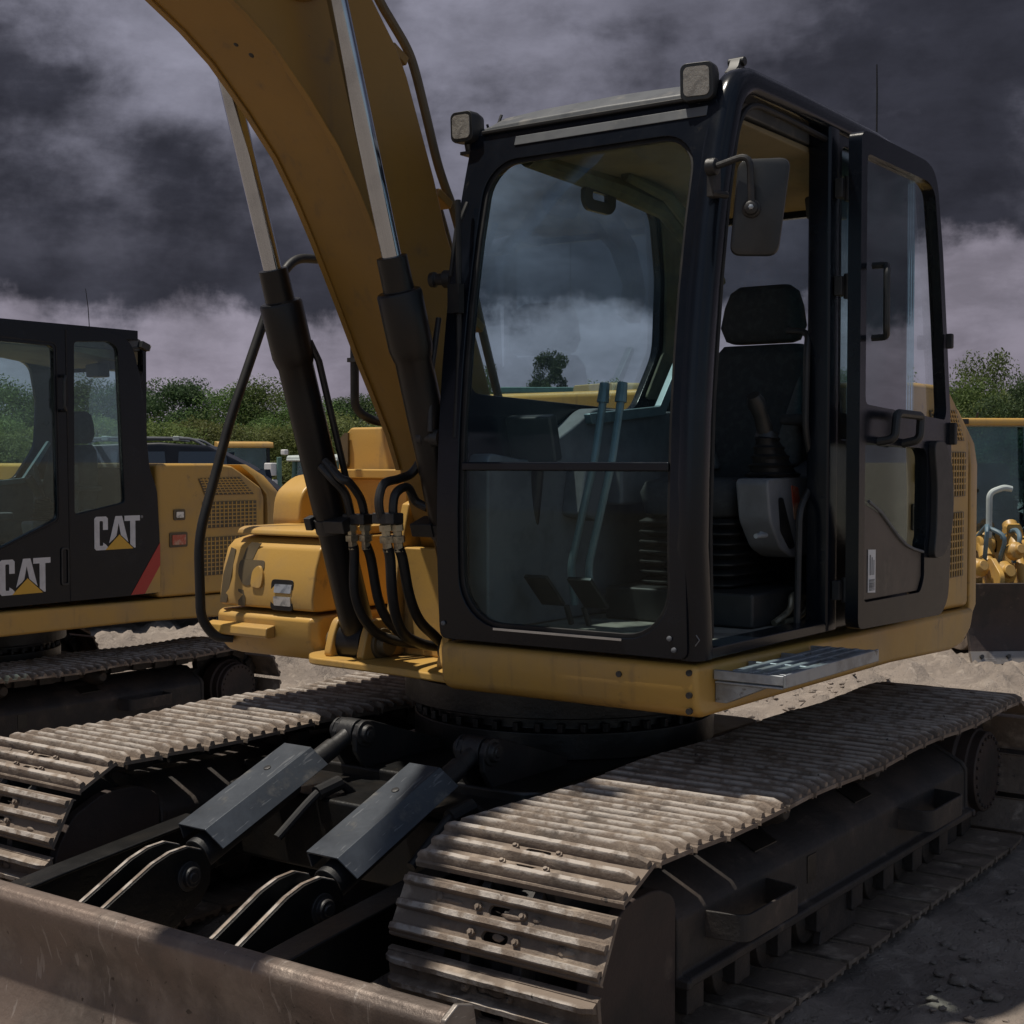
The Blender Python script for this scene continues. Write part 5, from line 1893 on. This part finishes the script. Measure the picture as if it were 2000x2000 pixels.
# local frame: +X forwards (to the camera), +Y to the machine's left (picture right)
def bp(mb, name, mat_, bevel=0.01, parent=None, **k):
    return mb.build(name, mat_, parent or BD, bevel=bevel, **k)


m = MB()
prof = [(1.62, 0.86), (1.58, 0.70), (1.54, 0.50), (1.55, 0.30), (1.62, 0.12), (1.56, 0.10), (1.49, 0.30), (1.48, 0.50), (1.52, 0.72), (1.56, 0.86)]
m.prism_y(prof, -1.15, 1.45)
bl = bp(m, 'dozer_blade', 'guard_brown')
m = MB()
m.prism_y([(1.63, 0.13), (1.70, 0.0), (1.64, 0.0), (1.57, 0.12)], -1.16, 1.46)
ce = bp(m, 'cutting_edge', 'blade_edge', 0.004, bl)
m = MB()
for k in range(9):
    m.cyl((1.66, -1.05 + k * 0.3, 0.075), (1.69, -1.05 + k * 0.3, 0.085), 0.022, n=8)
bp(m, 'edge_bolt', 'black_iron', 0, bl)
m = MB()
m.prism_y(roundpoly([(1.0, 0.45), (1.05, 1.28), (0.2, 1.36), (-1.6, 1.36), (-1.7, 0.4)], 0.08), -0.36, 0.36)
bp(m, 'engine_hood', 'yellow', 0.03)
for y in (-0.78, 0.78):
    m = MB()
    path = roundpath([(-1.4, y, 0.0 + 0.1), (1.05, y, 0.1), (1.30, y, 0.36), (1.05, y, 0.66), (-1.4, y, 0.66), (-1.62, y, 0.38), (-1.4, y, 0.1)], 0.2)
    m.sweep(path, [(-0.2, -0.05), (0.2, -0.05), (0.2, 0.05), (-0.2, 0.05)], side=Vector((0, 1, 0)))
    m.bb(-1.3, 1.0, y - 0.15, y + 0.15, 0.2, 0.55)
    bp(m, 'crawler_track', 'track_steel')
# lift rams, arms, hoses in front of the cab
for y, zz in ((-0.80, 0.0), (-0.40, 0.12), (0.1, 0.05), (0.55, 0.1)):
    m = MB()
    m.tube([(1.42, y, 0.62), (0.80, y * 0.8, 1.24 + zz)], [0.075, 0.06], 14)
    m.tube([(0.95, y * 0.85, 1.08 + zz), (0.70, y * 0.78, 1.34 + zz)], [0.09, 0.085], 14)
    m.lathe((0.80, y * 0.8 - 0.09, 1.24 + zz), (0, 1, 0), [(0, 0.08), (0.02, 0.11), (0.16, 0.11), (0.18, 0.08)], 18)
    bp(m, 'lift_ram', 'yellow', 0.006)
m = MB()
for (y, z, r) in ((-0.92, 0.98, 0.11), (-0.62, 0.92, 0.13), (-0.5, 1.16, 0.10), (-0.2, 1.0, 0.12), (0.3, 0.98, 0.12)):
    m.lathe((1.15, y, z), (1, 0.2, 0.3), [(0, r * 0.7), (0.03, r), (0.12, r), (0.16, r * 0.6), (0.20, r * 0.55)], 16)
for y in (-0.75, -0.05, 0.5):
    m.prism_y(roundpoly([(1.50, 0.50), (1.50, 0.95), (1.25, 1.12), (1.05, 1.05), (1.05, 0.6)], 0.05), y - 0.03, y + 0.03)
m.loft([[(1.45, 0.12, 0.62), (1.45, 0.20, 0.62), (1.42, 0.20, 0.55), (1.42, 0.12, 0.55)], [(1.05, 0.62, 1.45), (1.05, 0.72, 1.45), (1.0, 0.72, 1.40), (1.0, 0.62, 1.40)]])
bp(m, 'push_frame', 'yellow', 0.01)
rb = random.Random(21)
m = MB()
for k in range(9):
    y = -0.95 + k * 0.17
    m.tube(catmull([(1.1, y, 1.05), (1.22, y + rb.uniform(-0.05, 0.05), 1.30 + rb.uniform(0, 0.12)), (1.0, y + rb.uniform(-0.1, 0.1), 1.42 + rb.uniform(-0.05, 0.1)), (0.7, y * 0.9, 1.30)], 5), 0.026, 8)
bp(m, 'hydraulic_hoses', 'hose_blue', 0)
m = MB()
m.tube(roundpath([(0.85, -0.62, 1.30), (0.85, -0.62, 1.82), (0.85, -0.45, 1.88), (0.85, -0.36, 1.86)], 0.07), 0.035, 10)
bp(m, 'exhaust_pipe', 'pale_metal', 0)
m = MB()
for x in (0.42, -0.75):
    for y in (-0.88, 0.88):
        m.tube([(x, y, 1.2), (x - 0.06, y * 0.97, 2.60)], 0.045, 8)
m.bb(-0.8, 0.48, -0.9, 0.9, 1.12, 1.26)
m.bb(0.44, 0.48, -0.03, 0.03, 1.2, 2.6)
cf = bp(m, 'cab_frame', 'black_paint', 0.01)
m = MB()
m.prism_y(roundpoly([(0.56, 2.585), (0.55, 2.67), (-0.85, 2.71), (-0.88, 2.60)], 0.03), -0.98, 0.98)
bp(m, 'cab_roof', 'yellow', 0.012)
m = MB()
m.loft([[(0.42, -0.84, 1.26), (0.42, 0.84, 1.26), (0.415, 0.84, 1.26), (0.415, -0.84, 1.26)], [(0.37, -0.82, 2.58), (0.37, 0.82, 2.58), (0.365, 0.82, 2.58), (0.365, -0.82, 2.58)]])
bp(m, 'cab_window', 'dozer_glass', 0)
m = MB()
m.loft([[(-0.7, -0.86, 1.26), (0.36, -0.86, 1.26), (0.36, -0.855, 1.26), (-0.7, -0.855, 1.26)], [(-0.74, -0.84, 2.58), (0.33, -0.84, 2.58), (0.33, -0.835, 2.58), (-0.74, -0.835, 2.58)]])
m.loft([[(-0.74, -0.8, 1.26), (-0.74, 0.8, 1.26), (-0.735, 0.8, 1.26), (-0.735, -0.8, 1.26)], [(-0.78, -0.8, 2.58), (-0.78, 0.8, 2.58), (-0.775, 0.8, 2.58), (-0.775, -0.8, 2.58)]])
bp(m, 'side_window', 'clear_glass', 0)
m = MB()
m.loft(padded(0, 0.0, [(1.30, -0.30, 0.22, 0.24, 0.05), (1.55, -0.32, 0.22, 0.25, 0.06), (1.58, -0.42, 0.08, 0.24, 0.05), (2.1, -0.5, 0.06, 0.22, 0.05), (2.15, -0.5, 0.03, 0.18, 0.03)]))
bp(m, 'seat', 'fabric', 0)
m = MB()
m.tube([(0.1, 0.0, 1.3), (0.18, 0.0, 1.72)], 0.03, 8)
m.tube([(0.18 + 0.04 * sin(a), 0.19 * cos(a), 1.78 + 0.19 * sin(a)) for a in [k * 2 * pi / 20 for k in range(21)]], 0.016, 6)
bp(m, 'steering_wheel', 'plastic_black', 0)
m = MB()
m.bb(0.50, 0.60, -0.92, -0.76, 2.60, 2.66)
m.tube([(0.5, -0.9, 2.62), (0.56, -0.98, 2.50), (0.52, -1.0, 2.3)], 0.018, 8)
m.tube([(0.46, -0.62, 2.66), (0.48, -0.60, 2.74)], 0.012, 6)
bp(m, 'roof_lamp', 'black_iron', 0.01)

# ---- rusty ribbed steel bucket lying behind the right-hand track
m = MB()
bu = [(6.90, 0.02), (6.82, 0.05), (6.78, 0.16), (6.79, 0.30), (6.84, 0.42), (6.95, 0.47), (7.35, 0.45), (7.45, 0.02)]
m.prism_y(bu, 1.20, 2.12)
bk = m.build('steel_bucket', 'track_frame', None, bevel=0.012)
tag(bk, 'dark ribbed steel bucket lying on the dirt behind the sprocket of the near track', 'bucket')
for z, x in ((0.445, 6.87), (0.255, 6.785), (0.055, 6.82)):
    m = MB()
    m.tube([(x - 0.012, 1.19, z), (x - 0.012, 2.13, z)], 0.010, 8)
    m.build('bucket_rib', 'blade_edge', bk)  # ledges in paler steel, so their lit edges are put into the colour

# ---- black estate car behind the second excavator
pos = D2(-4.25, 19.5)
SV = empty('parked_car', (pos.x, pos.y, -0.46), 'black high-roofed estate car with roof rails, half hidden behind the second excavator', 'car', None, rz=AZ - pi / 2 + 0.12)
# local +X to the front (picture right)
m = MB()
sec = []
body = [(-2.3, 0.45, 1.05), (-2.25, 0.40, 1.20), (-1.2, 0.38, 1.28), (0.9, 0.38, 1.26), (2.2, 0.42, 1.12), (2.42, 0.5, 0.85)]
low = [(x, -0.94, z0) for x, z0, z1 in body]
m.loft([[(x, -0.95 + 0.05 * (abs(x) > 2.2), z0), (x, 0.95 - 0.05 * (abs(x) > 2.2), z0), (x, 0.93, z1 - 0.12), (x, 0.86, z1), (x, -0.86, z1), (x, -0.93, z1 - 0.12)] for x, z0, z1 in body])
car = m.build('car_body', 'suv_black', SV, bevel=0.03, seg=3)
m = MB()
m.loft([[(x, -w, 1.22), (x, w, 1.22), (x2, w * 0.86, z), (x2, -w * 0.86, z)] for x, x2, w, z in ((-2.25, -1.95, 0.86, 2.05), (-1.8, -1.6, 0.88, 2.38), (-0.4, -0.4, 0.88, 2.42), (0.45, 0.2, 0.88, 2.38), (1.35, 0.75, 0.86, 2.10), (1.6, 1.1, 0.84, 1.8))])
m.build('car_roof', 'suv_black', SV, bevel=0.04, seg=3)
for (x0, x1) in ((-1.9, -1.15), (-1.05, -0.30), (-0.20, 0.48), (0.58, 0.98)):
    for sgn in (-1, 1):
        m = MB()
        yy = lambda z: sgn * (0.885 - (z - 1.22) * 0.108)
        m.loft([[(x0, yy(1.45) + sgn * 0.004, 1.45), (x1 + 0.05, yy(1.45) + sgn * 0.004, 1.45), (x1 + 0.05, yy(1.45) - sgn * 0.03, 1.45), (x0, yy(1.45) - sgn * 0.03, 1.45)],
                [(x0 + 0.04, yy(2.30) + sgn * 0.004, 2.30 if x0 < 0.5 else 2.06), (x1 - 0.04, yy(2.30) + sgn * 0.004, 2.30 if x0 < 0.5 else 2.06), (x1 - 0.04, yy(2.30) - sgn * 0.03, 2.30 if x0 < 0.5 else 2.06), (x0 + 0.04, yy(2.30) - sgn * 0.03, 2.30 if x0 < 0.5 else 2.06)]])
        m.build('car_window', 'suv_glass', SV)
for sgn in (-1, 1):
    m = MB()
    m.tube(roundpath([(-1.55, sgn * 0.66, 2.33), (-1.5, sgn * 0.66, 2.46), (-0.85, sgn * 0.66, 2.48), (0.0, sgn * 0.66, 2.47), (0.25, sgn * 0.66, 2.32)], 0.08), 0.018, 8)
    m.build('roof_rail', 'plastic_grey', SV)
m = MB()
for x in (-1.1, -0.2):
    m.bb(x - 0.04, x + 0.04, -0.72, 0.72, 2.44, 2.50)
m.build('roof_bar', 'pale_metal', SV, bevel=0.01)
for x in (-1.5, 1.5):
    for y in (-0.88, 0.88):
        m = MB()
        m.lathe((x, y - 0.12, 0.36), (0, 1, 0), [(0, 0.25), (0.02, 0.35), (0.22, 0.35), (0.24, 0.25)], 28)
        m.build('car_wheel', 'rubber', SV)
m = MB()
m.box((2.36, -0.6, 0.95), (0.1, 0.3, 0.14))
m.box((2.36, 0.6, 0.95), (0.1, 0.3, 0.14))
m.build('car_headlight', 'head_lens', SV, bevel=0.02)


# ---- generic distant machines built from real parts
def loader(x, D, rz, label, cat, scale=1.0, roofmat='yellow', bodymat='yellow', frame='black_paint', cabw=0.62):
    p = D2(x, D)
    L = empty('wheel_loader', (p.x, p.y, -0.46), label, cat, None, rz=AZ + pi + rz)
    k = scale
    m = MB()
    m.prism_y(roundpoly([(-2.6 * k, 0.7), (-2.6 * k, 1.55), (-0.9 * k, 1.7), (-0.8 * k, 0.7)], 0.1), -0.6 * k, 0.6 * k)
    m.prism_y(roundpoly([(-0.8 * k, 0.7), (-0.8 * k, 1.25), (1.2 * k, 1.15), (1.4 * k, 0.7)], 0.08), -0.5 * k, 0.5 * k)
    m.build('loader_body', bodymat, L, bevel=0.03)
    m = MB()
    for a in (0.5, -0.8):
        for b in (-cabw, cabw):
            m.tube([(a * k, b, 1.25), (a * 0.92 * k, b * 0.95, 2.55 * k)], 0.05, 8)
    m.bb(-0.85 * k, 0.55 * k, -cabw - 0.04, cabw + 0.04, 1.15, 1.45)
    m.build('cab_frame', frame, L, bevel=0.01)
    m = MB()
    m.prism_y(roundpoly([(0.62 * k, 2.52 * k), (0.58 * k, 2.66 * k), (-0.85 * k, 2.70 * k), (-0.9 * k, 2.54 * k)], 0.05), -cabw - 0.1, cabw + 0.1)
    m.build('cab_roof', roofmat, L, bevel=0.02)
    m = MB()
    m.loft([[(0.48 * k, -cabw, 1.45), (0.48 * k, cabw, 1.45), (0.47 * k, cabw, 1.45), (0.47 * k, -cabw, 1.45)], [(0.45 * k, -cabw, 2.52 * k), (0.45 * k, cabw, 2.52 * k), (0.44 * k, cabw, 2.52 * k), (0.44 * k, -cabw, 2.52 * k)]])
    m.loft([[(-0.78 * k, -cabw, 1.45), (-0.78 * k, cabw, 1.45), (-0.77 * k, cabw, 1.45), (-0.77 * k, -cabw, 1.45)], [(-0.74 * k, -cabw, 2.52 * k), (-0.74 * k, cabw, 2.52 * k), (-0.73 * k, cabw, 2.52 * k), (-0.73 * k, -cabw, 2.52 * k)]])
    m.build('cab_window', 'dozer_glass', L)
    for a in (-1.7 * k, 0.95 * k):
        for b in (-0.85 * k, 0.85 * k):
            m = MB()
            m.lathe((a, b - 0.2, 0.62), (0, 1, 0), [(0, 0.40), (0.03, 0.60), (0.37, 0.60), (0.40, 0.40)], 24)
            m.build('loader_wheel', 'rubber', L)
    m = MB()
    for b in (-0.42 * k, 0.42 * k):
        m.tube([(0.6 * k, b, 1.35), (1.6 * k, b, 1.5), (2.5 * k, b, 0.7)], 0.09, 8)
    m.build('lift_arm', bodymat, L)
    m = MB()
    m.prism_y([(2.3 * k, 1.1), (2.2 * k, 0.6), (2.4 * k, 0.15), (3.1 * k, 0.1), (3.1 * k, 0.14), (2.45 * k, 0.22), (2.28 * k, 0.6), (2.36 * k, 1.08)], -1.0 * k, 1.0 * k)
    m.build('loader_bucket', 'guard_brown', L, bevel=0.01)
    m = MB()
    m.tube([(-1.4 * k, 0.2, 1.6), (-1.4 * k, 0.2, 2.2)], 0.05, 8)
    m.build('exhaust_pipe', 'black_iron', L)
    return L


loader(-7.05, 38, 0.25, 'wheel loader with yellow cab roof, far off between the black car and the trees', 'wheel loader')
loader(-3.85, 30, -0.5, 'pale-roofed tractor loader with green-tinted cab and rusty body, seen past the boom cylinder', 'wheel loader', 0.86, 'pale_metal', 'orange_rust', 'green_panel', 0.55)
loader(1.62, 19.5, 0.25, 'tan wheel loader far off, seen through the windscreen of the near excavator', 'wheel loader', 1.2, 'tan_machine', 'tan_machine', 'tan_machine', 0.42)
# light mast beside the pale-roofed loader
p = D2(-4.35, 27)
LM = empty("lighting_mast", (p.x, p.y, -0.46), 'slim mast with white lamp heads beside the pale-roofed loader', 'lamp mast')
m = MB()
m.tube([(0, 0, 0), (0, 0, 2.25)], 0.06, 10)
m.bb(-0.35, 0.35, -0.35, 0.35, 0.0, 0.5)
m.build('mast_post', 'green_panel', LM, bevel=0.01)
WLOC[LM] = Vector((p.x, p.y, -0.46))
bpy.data.objects.remove(LM.children[0])
m = MB()
P0 = Vector((p.x, p.y, -0.46))
m.tube([P0, P0 + Vector((0, 0, 2.25))], 0.05, 10)
m.box(P0 + Vector((0, 0, 0.25)), (0.6, 0.6, 0.5))
m.build('mast_post', 'green_panel', LM, bevel=0.01)
for dx, z, s in ((-0.16, 2.02, (0.16, 0.2, 0.24)), (0.10, 2.34, (0.1, 0.12, 0.10)), (-0.12, 1.72, (0.2, 0.2, 0.22))):
    m = MB()
    m.box(P0 + RIGHT * dx + Vector((0, 0, z)), s)
    m.build('mast_lamp', 'sticker_white', LM, bevel=0.02)

# ---- container office behind, seen through the windscreen
p = D2(1.1, 40)
CO = empty('site_office', (p.x, p.y, -0.46), 'stacked pale green site cabin far off, below the tall dark tree', 'site cabin')
R = Matrix.Rotation(AZ, 3, 'Z')
m = MB()
m.box(p + Vector((0, 0, 1.55)), (2.4, 2.6, 4.0), R)
wallo = m.build('wall', 'pale_metal', CO, bevel=0.02)
m = MB()
m.box(p + Vector((0, 0, 3.62)), (2.6, 2.8, 0.14), R)
m.build('roof', 'green_panel', CO, bevel=0.02)
for k, zz in ((-0.6, 2.7), (0.6, 2.7), (-0.6, 1.0)):
    m = MB()
    m.box(p + R @ Vector((-1.21, k, zz)), (0.06, 0.8, 0.8), R)
    m.build('window', 'suv_glass', CO)
m = MB()
m.box(p + R @ Vector((-1.21, 0.7, 0.65)), (0.06, 0.8, 2.0), R)
m.build('door', 'green_panel', CO)


# ------------------------------------------------------------------ trees
def crown_mesh(seed, material, rx, rz, n_clump, leaves, leaf):
    rg = random.Random(seed)
    b = bmesh.new()
    cl = []
    for k in range(n_clump):
        a = rg.uniform(0, 2 * pi)
        t = rg.uniform(-0.85, 1.0)
        rad = sqrt(max(0.02, 1 - t * t)) * rg.uniform(0.45, 1.08)
        cl.append((Vector((rx * rad * cos(a), rx * rad * sin(a), rz * t * rg.uniform(0.75, 1.05))), rg.uniform(0.20, 0.40) * rx))
    for c, r in cl:
        for k in range(leaves):
            d = Vector((rg.gauss(0, 1), rg.gauss(0, 1), rg.gauss(0, 1)))
            d.normalize()
            d *= r * rg.random() ** 0.4
            d.z *= 0.7
            q = c + d
            s = leaf * rg.uniform(0.6, 1.5)
            nrm = (d.normalized() * 0.6 + Vector((rg.gauss(0, 1), rg.gauss(0, 1), rg.gauss(0.5, 0.8)))).normalized()
            u = nrm.cross(Vector((rg.gauss(0, 1), rg.gauss(0, 1), rg.gauss(0, 1)))).normalized()
            v = nrm.cross(u)
            vs = [b.verts.new(q + u * s * 1.3), b.verts.new(q + v * s * 0.6), b.verts.new(q - u * s * 1.3), b.verts.new(q - v * s * 0.6)]
            b.faces.new(vs)
    me = bpy.data.meshes.new('crown')
    b.to_mesh(me)
    b.free()
    me.materials.append(MATS[material])
    return me, cl


def trunk_mesh(seed, h, cl, r):
    rg = random.Random(seed)
    m = MB()
    m.tube([(0, 0, -0.2), (0.03, 0.02, h * 0.5), (0.0, 0.05, h)], [r * 1.25, r, r * 0.7], 9)
    for c, q in rg.sample(cl, 8):
        e = Vector((c.x, c.y, h + c.z * 0.6 + 0.8))
        s = Vector((0.0, 0.04, h * rg.uniform(0.75, 1.0)))
        m.tube([s, (s + e) / 2 + Vector((0, 0, 0.15)), e], [r * 0.5, r * 0.35, r * 0.12], 6)
    return m


PROTO = {}


def tree(kind, loc, s, sz, rz, label, group, name='tree'):
    if kind not in PROTO:
        spec = {'round': ('leaves', 2.1, 1.7, 60, 420, 0.034), 'dark': ('leaves_dark', 1.9, 1.9, 62, 420, 0.034), 'light': ('leaves_light', 2.0, 1.3, 56, 380, 0.033),
                'tall': ('leaves_dark', 1.3, 2.4, 60, 300, 0.04), 'airy': ('leaves', 2.2, 1.8, 46, 280, 0.036), 'bush': ('leaves_light', 1.6, 0.9, 46, 240, 0.034)}[kind]
        me, cl = crown_mesh(sum(map(ord, kind)), *spec)
        h = {'tall': 2.2, 'bush': 0.5}.get(kind, 1.6)
        tm = trunk_mesh(len(kind) + 3, h, cl, 0.14)
        tm_o = tm.build('trunk', 'bark', None, origin=(0, 0, 0))
        tme = tm_o.data
        bpy.data.objects.remove(tm_o)
        PROTO[kind] = (me, tme, h + spec[2] * 0.8)
    me, tme, ch = PROTO[kind]
    r = empty(name, loc, label, 'bush' if name == 'bush' else 'tree', group, rz=rz)
    r.scale = (s, s, sz)
    for n_, d_, z_ in (('crown', me, ch), ('trunk', tme, 0)):
        o = bpy.data.objects.new(n_, d_)
        S.collection.objects.link(o)
        o.parent = r
        o.location = (0, 0, z_)


rt = random.Random(12)
G1 = 'trees along the far edge of the yard'
HT = {'round': 1.6 + 1.7 * 1.8, 'dark': 1.6 + 1.9 * 1.8, 'light': 1.6 + 1.3 * 1.8, 'tall': 2.2 + 2.4 * 1.8, 'airy': 1.6 + 1.8 * 1.8, 'bush': 0.5 + 0.9 * 1.8}


def place_px(kind, frac, D, top, label, group=G1, wide=1.0, name='tree'):
    """frac: tangent to the right of the line of sight; top: tangent above the horizon of the crown's top"""
    p_ = D2(frac * D, D)
    g = -0.5
    H = top * D + 1.72 - g
    s = H / HT[kind]
    tree(kind, (p_.x, p_.y, g), s * wide, s, rt.uniform(0, 6.28), label, group, name)


ROW = 'rounded green tree in the dense row of trees along the far edge of the yard'
LOWR = 'pale green bushy tree in front of the dense row of trees at the far edge'
for i in range(30):
    f = -0.60 + i * 0.031 + rt.uniform(-0.008, 0.008)
    if f > 0.02:
        break
    base = 0.046 + 0.005 * sin(i * 1.9)
    if -0.262 < f < -0.215:
        base = 0.054
    place_px(rt.choice(('round', 'dark', 'round')), f, rt.uniform(54, 62), base + rt.uniform(-0.005, 0.005), ROW, G1, 1.12)
for i in range(20):
    f = -0.57 + i * 0.030 + rt.uniform(-0.008, 0.008)
    if f > 0.0:
        break
    place_px('light', f, rt.uniform(44, 50), 0.027 + rt.uniform(-0.006, 0.004), LOWR, 'low bushy trees before the tree row', 1.15)
# seen through the windscreen
place_px('tall', 0.026, 46, 0.079, 'tall dark tree rising above the site cabin, seen through the windscreen', None, 0.62)
place_px('airy', -0.013, 50, 0.060, 'thin tree to the left of the tall dark tree, seen through the windscreen', None, 0.5)
FARR = 'dark green tree in the far row behind the tan loader'
for f, t in ((0.05, 0.045), (0.072, 0.050), (0.095, 0.042), (0.118, 0.046), (0.14, 0.050), (0.17, 0.048), (0.20, 0.052)):
    place_px('airy', f, rt.uniform(58, 64), t, FARR, 'far trees behind the tan loader', 0.95)
# beyond the open door and at the right edge
SIDE = 'green tree in the clump beyond the engine hood of the near excavator'
for f, t, k in ((0.225, 0.060, 'dark'), (0.245, 0.066, 'airy'), (0.268, 0.052, 'round'), (0.29, 0.040, 'light'), (0.305, 0.048, 'dark')):
    place_px(k, f, rt.uniform(44, 50), t, SIDE, 'clump of trees beyond the hood', 0.9)
place_px('airy', 0.338, 43, 0.068, 'taller ragged tree rising above the bulldozer cab at the right edge', None, 0.8)
EDGE = 'mid green tree in the clump above the bulldozer at the right edge'
for f, t, k in ((0.318, 0.048, 'round'), (0.345, 0.045, 'light'), (0.362, 0.056, 'dark'), (0.385, 0.054, 'round'), (0.335, 0.040, 'light')):
    place_px(k, f, rt.uniform(36, 41), t, EDGE, 'trees above the bulldozer', 1.0)

# ------------------------------------------------------------------ clods, stones and straw on the ground
rs = random.Random(44)


def stone_mesh(seed):
    rg = random.Random(seed)
    b = bmesh.new()
    bmesh.ops.create_icosphere(b, subdivisions=2, radius=1)
    for v in b.verts:
        n_ = mnoise.noise(v.co * 1.4 + Vector((seed, 0, 0)))
        v.co *= 0.8 + 0.45 * n_
        v.co.z *= 0.55
    me = bpy.data.meshes.new('stones')
    b.to_mesh(me)
    b.free()
    return me


b = bmesh.new()
base = [stone_mesh(k) for k in range(4)]
for k in range(3600):
    if k < 1100:
        x, y = rs.uniform(2.5, 7.5), rs.uniform(0.2, 1.75)
    elif k < 3400:
        x, y = rs.uniform(7.2, 13.5), rs.uniform(2.0, 9.0)
    else:
        x, y = rs.uniform(2.6, 7.0), rs.uniform(2.7, 3.9)
    sc = rs.uniform(0.006, 0.020) * (1.8 if rs.random() < 0.08 else 1) * (1.7 if x > 7.2 else 1)
    z = ground_height(x, y)
    M = Matrix.Translation((x, y, z + sc * 0.25)) @ Matrix.Rotation(rs.uniform(0, 6), 4, 'Z') @ Matrix.Diagonal((sc * rs.uniform(0.8, 1.7), sc, sc, 1))
    n0 = len(b.verts)
    b.from_mesh(rs.choice(base))
    b.verts.ensure_lookup_table()
    for v in b.verts[n0:]:
        v.co = M @ v.co
me = bpy.data.meshes.new('gravel')
b.to_mesh(me)
b.free()
me.shade_smooth()
me.materials.append(MATS['ground'])
o = bpy.data.objects.new('gravel', me)
S.collection.objects.link(o)
o['kind'] = 'stuff'
o['label'] = 'loose clods and stones scattered over the dirt'
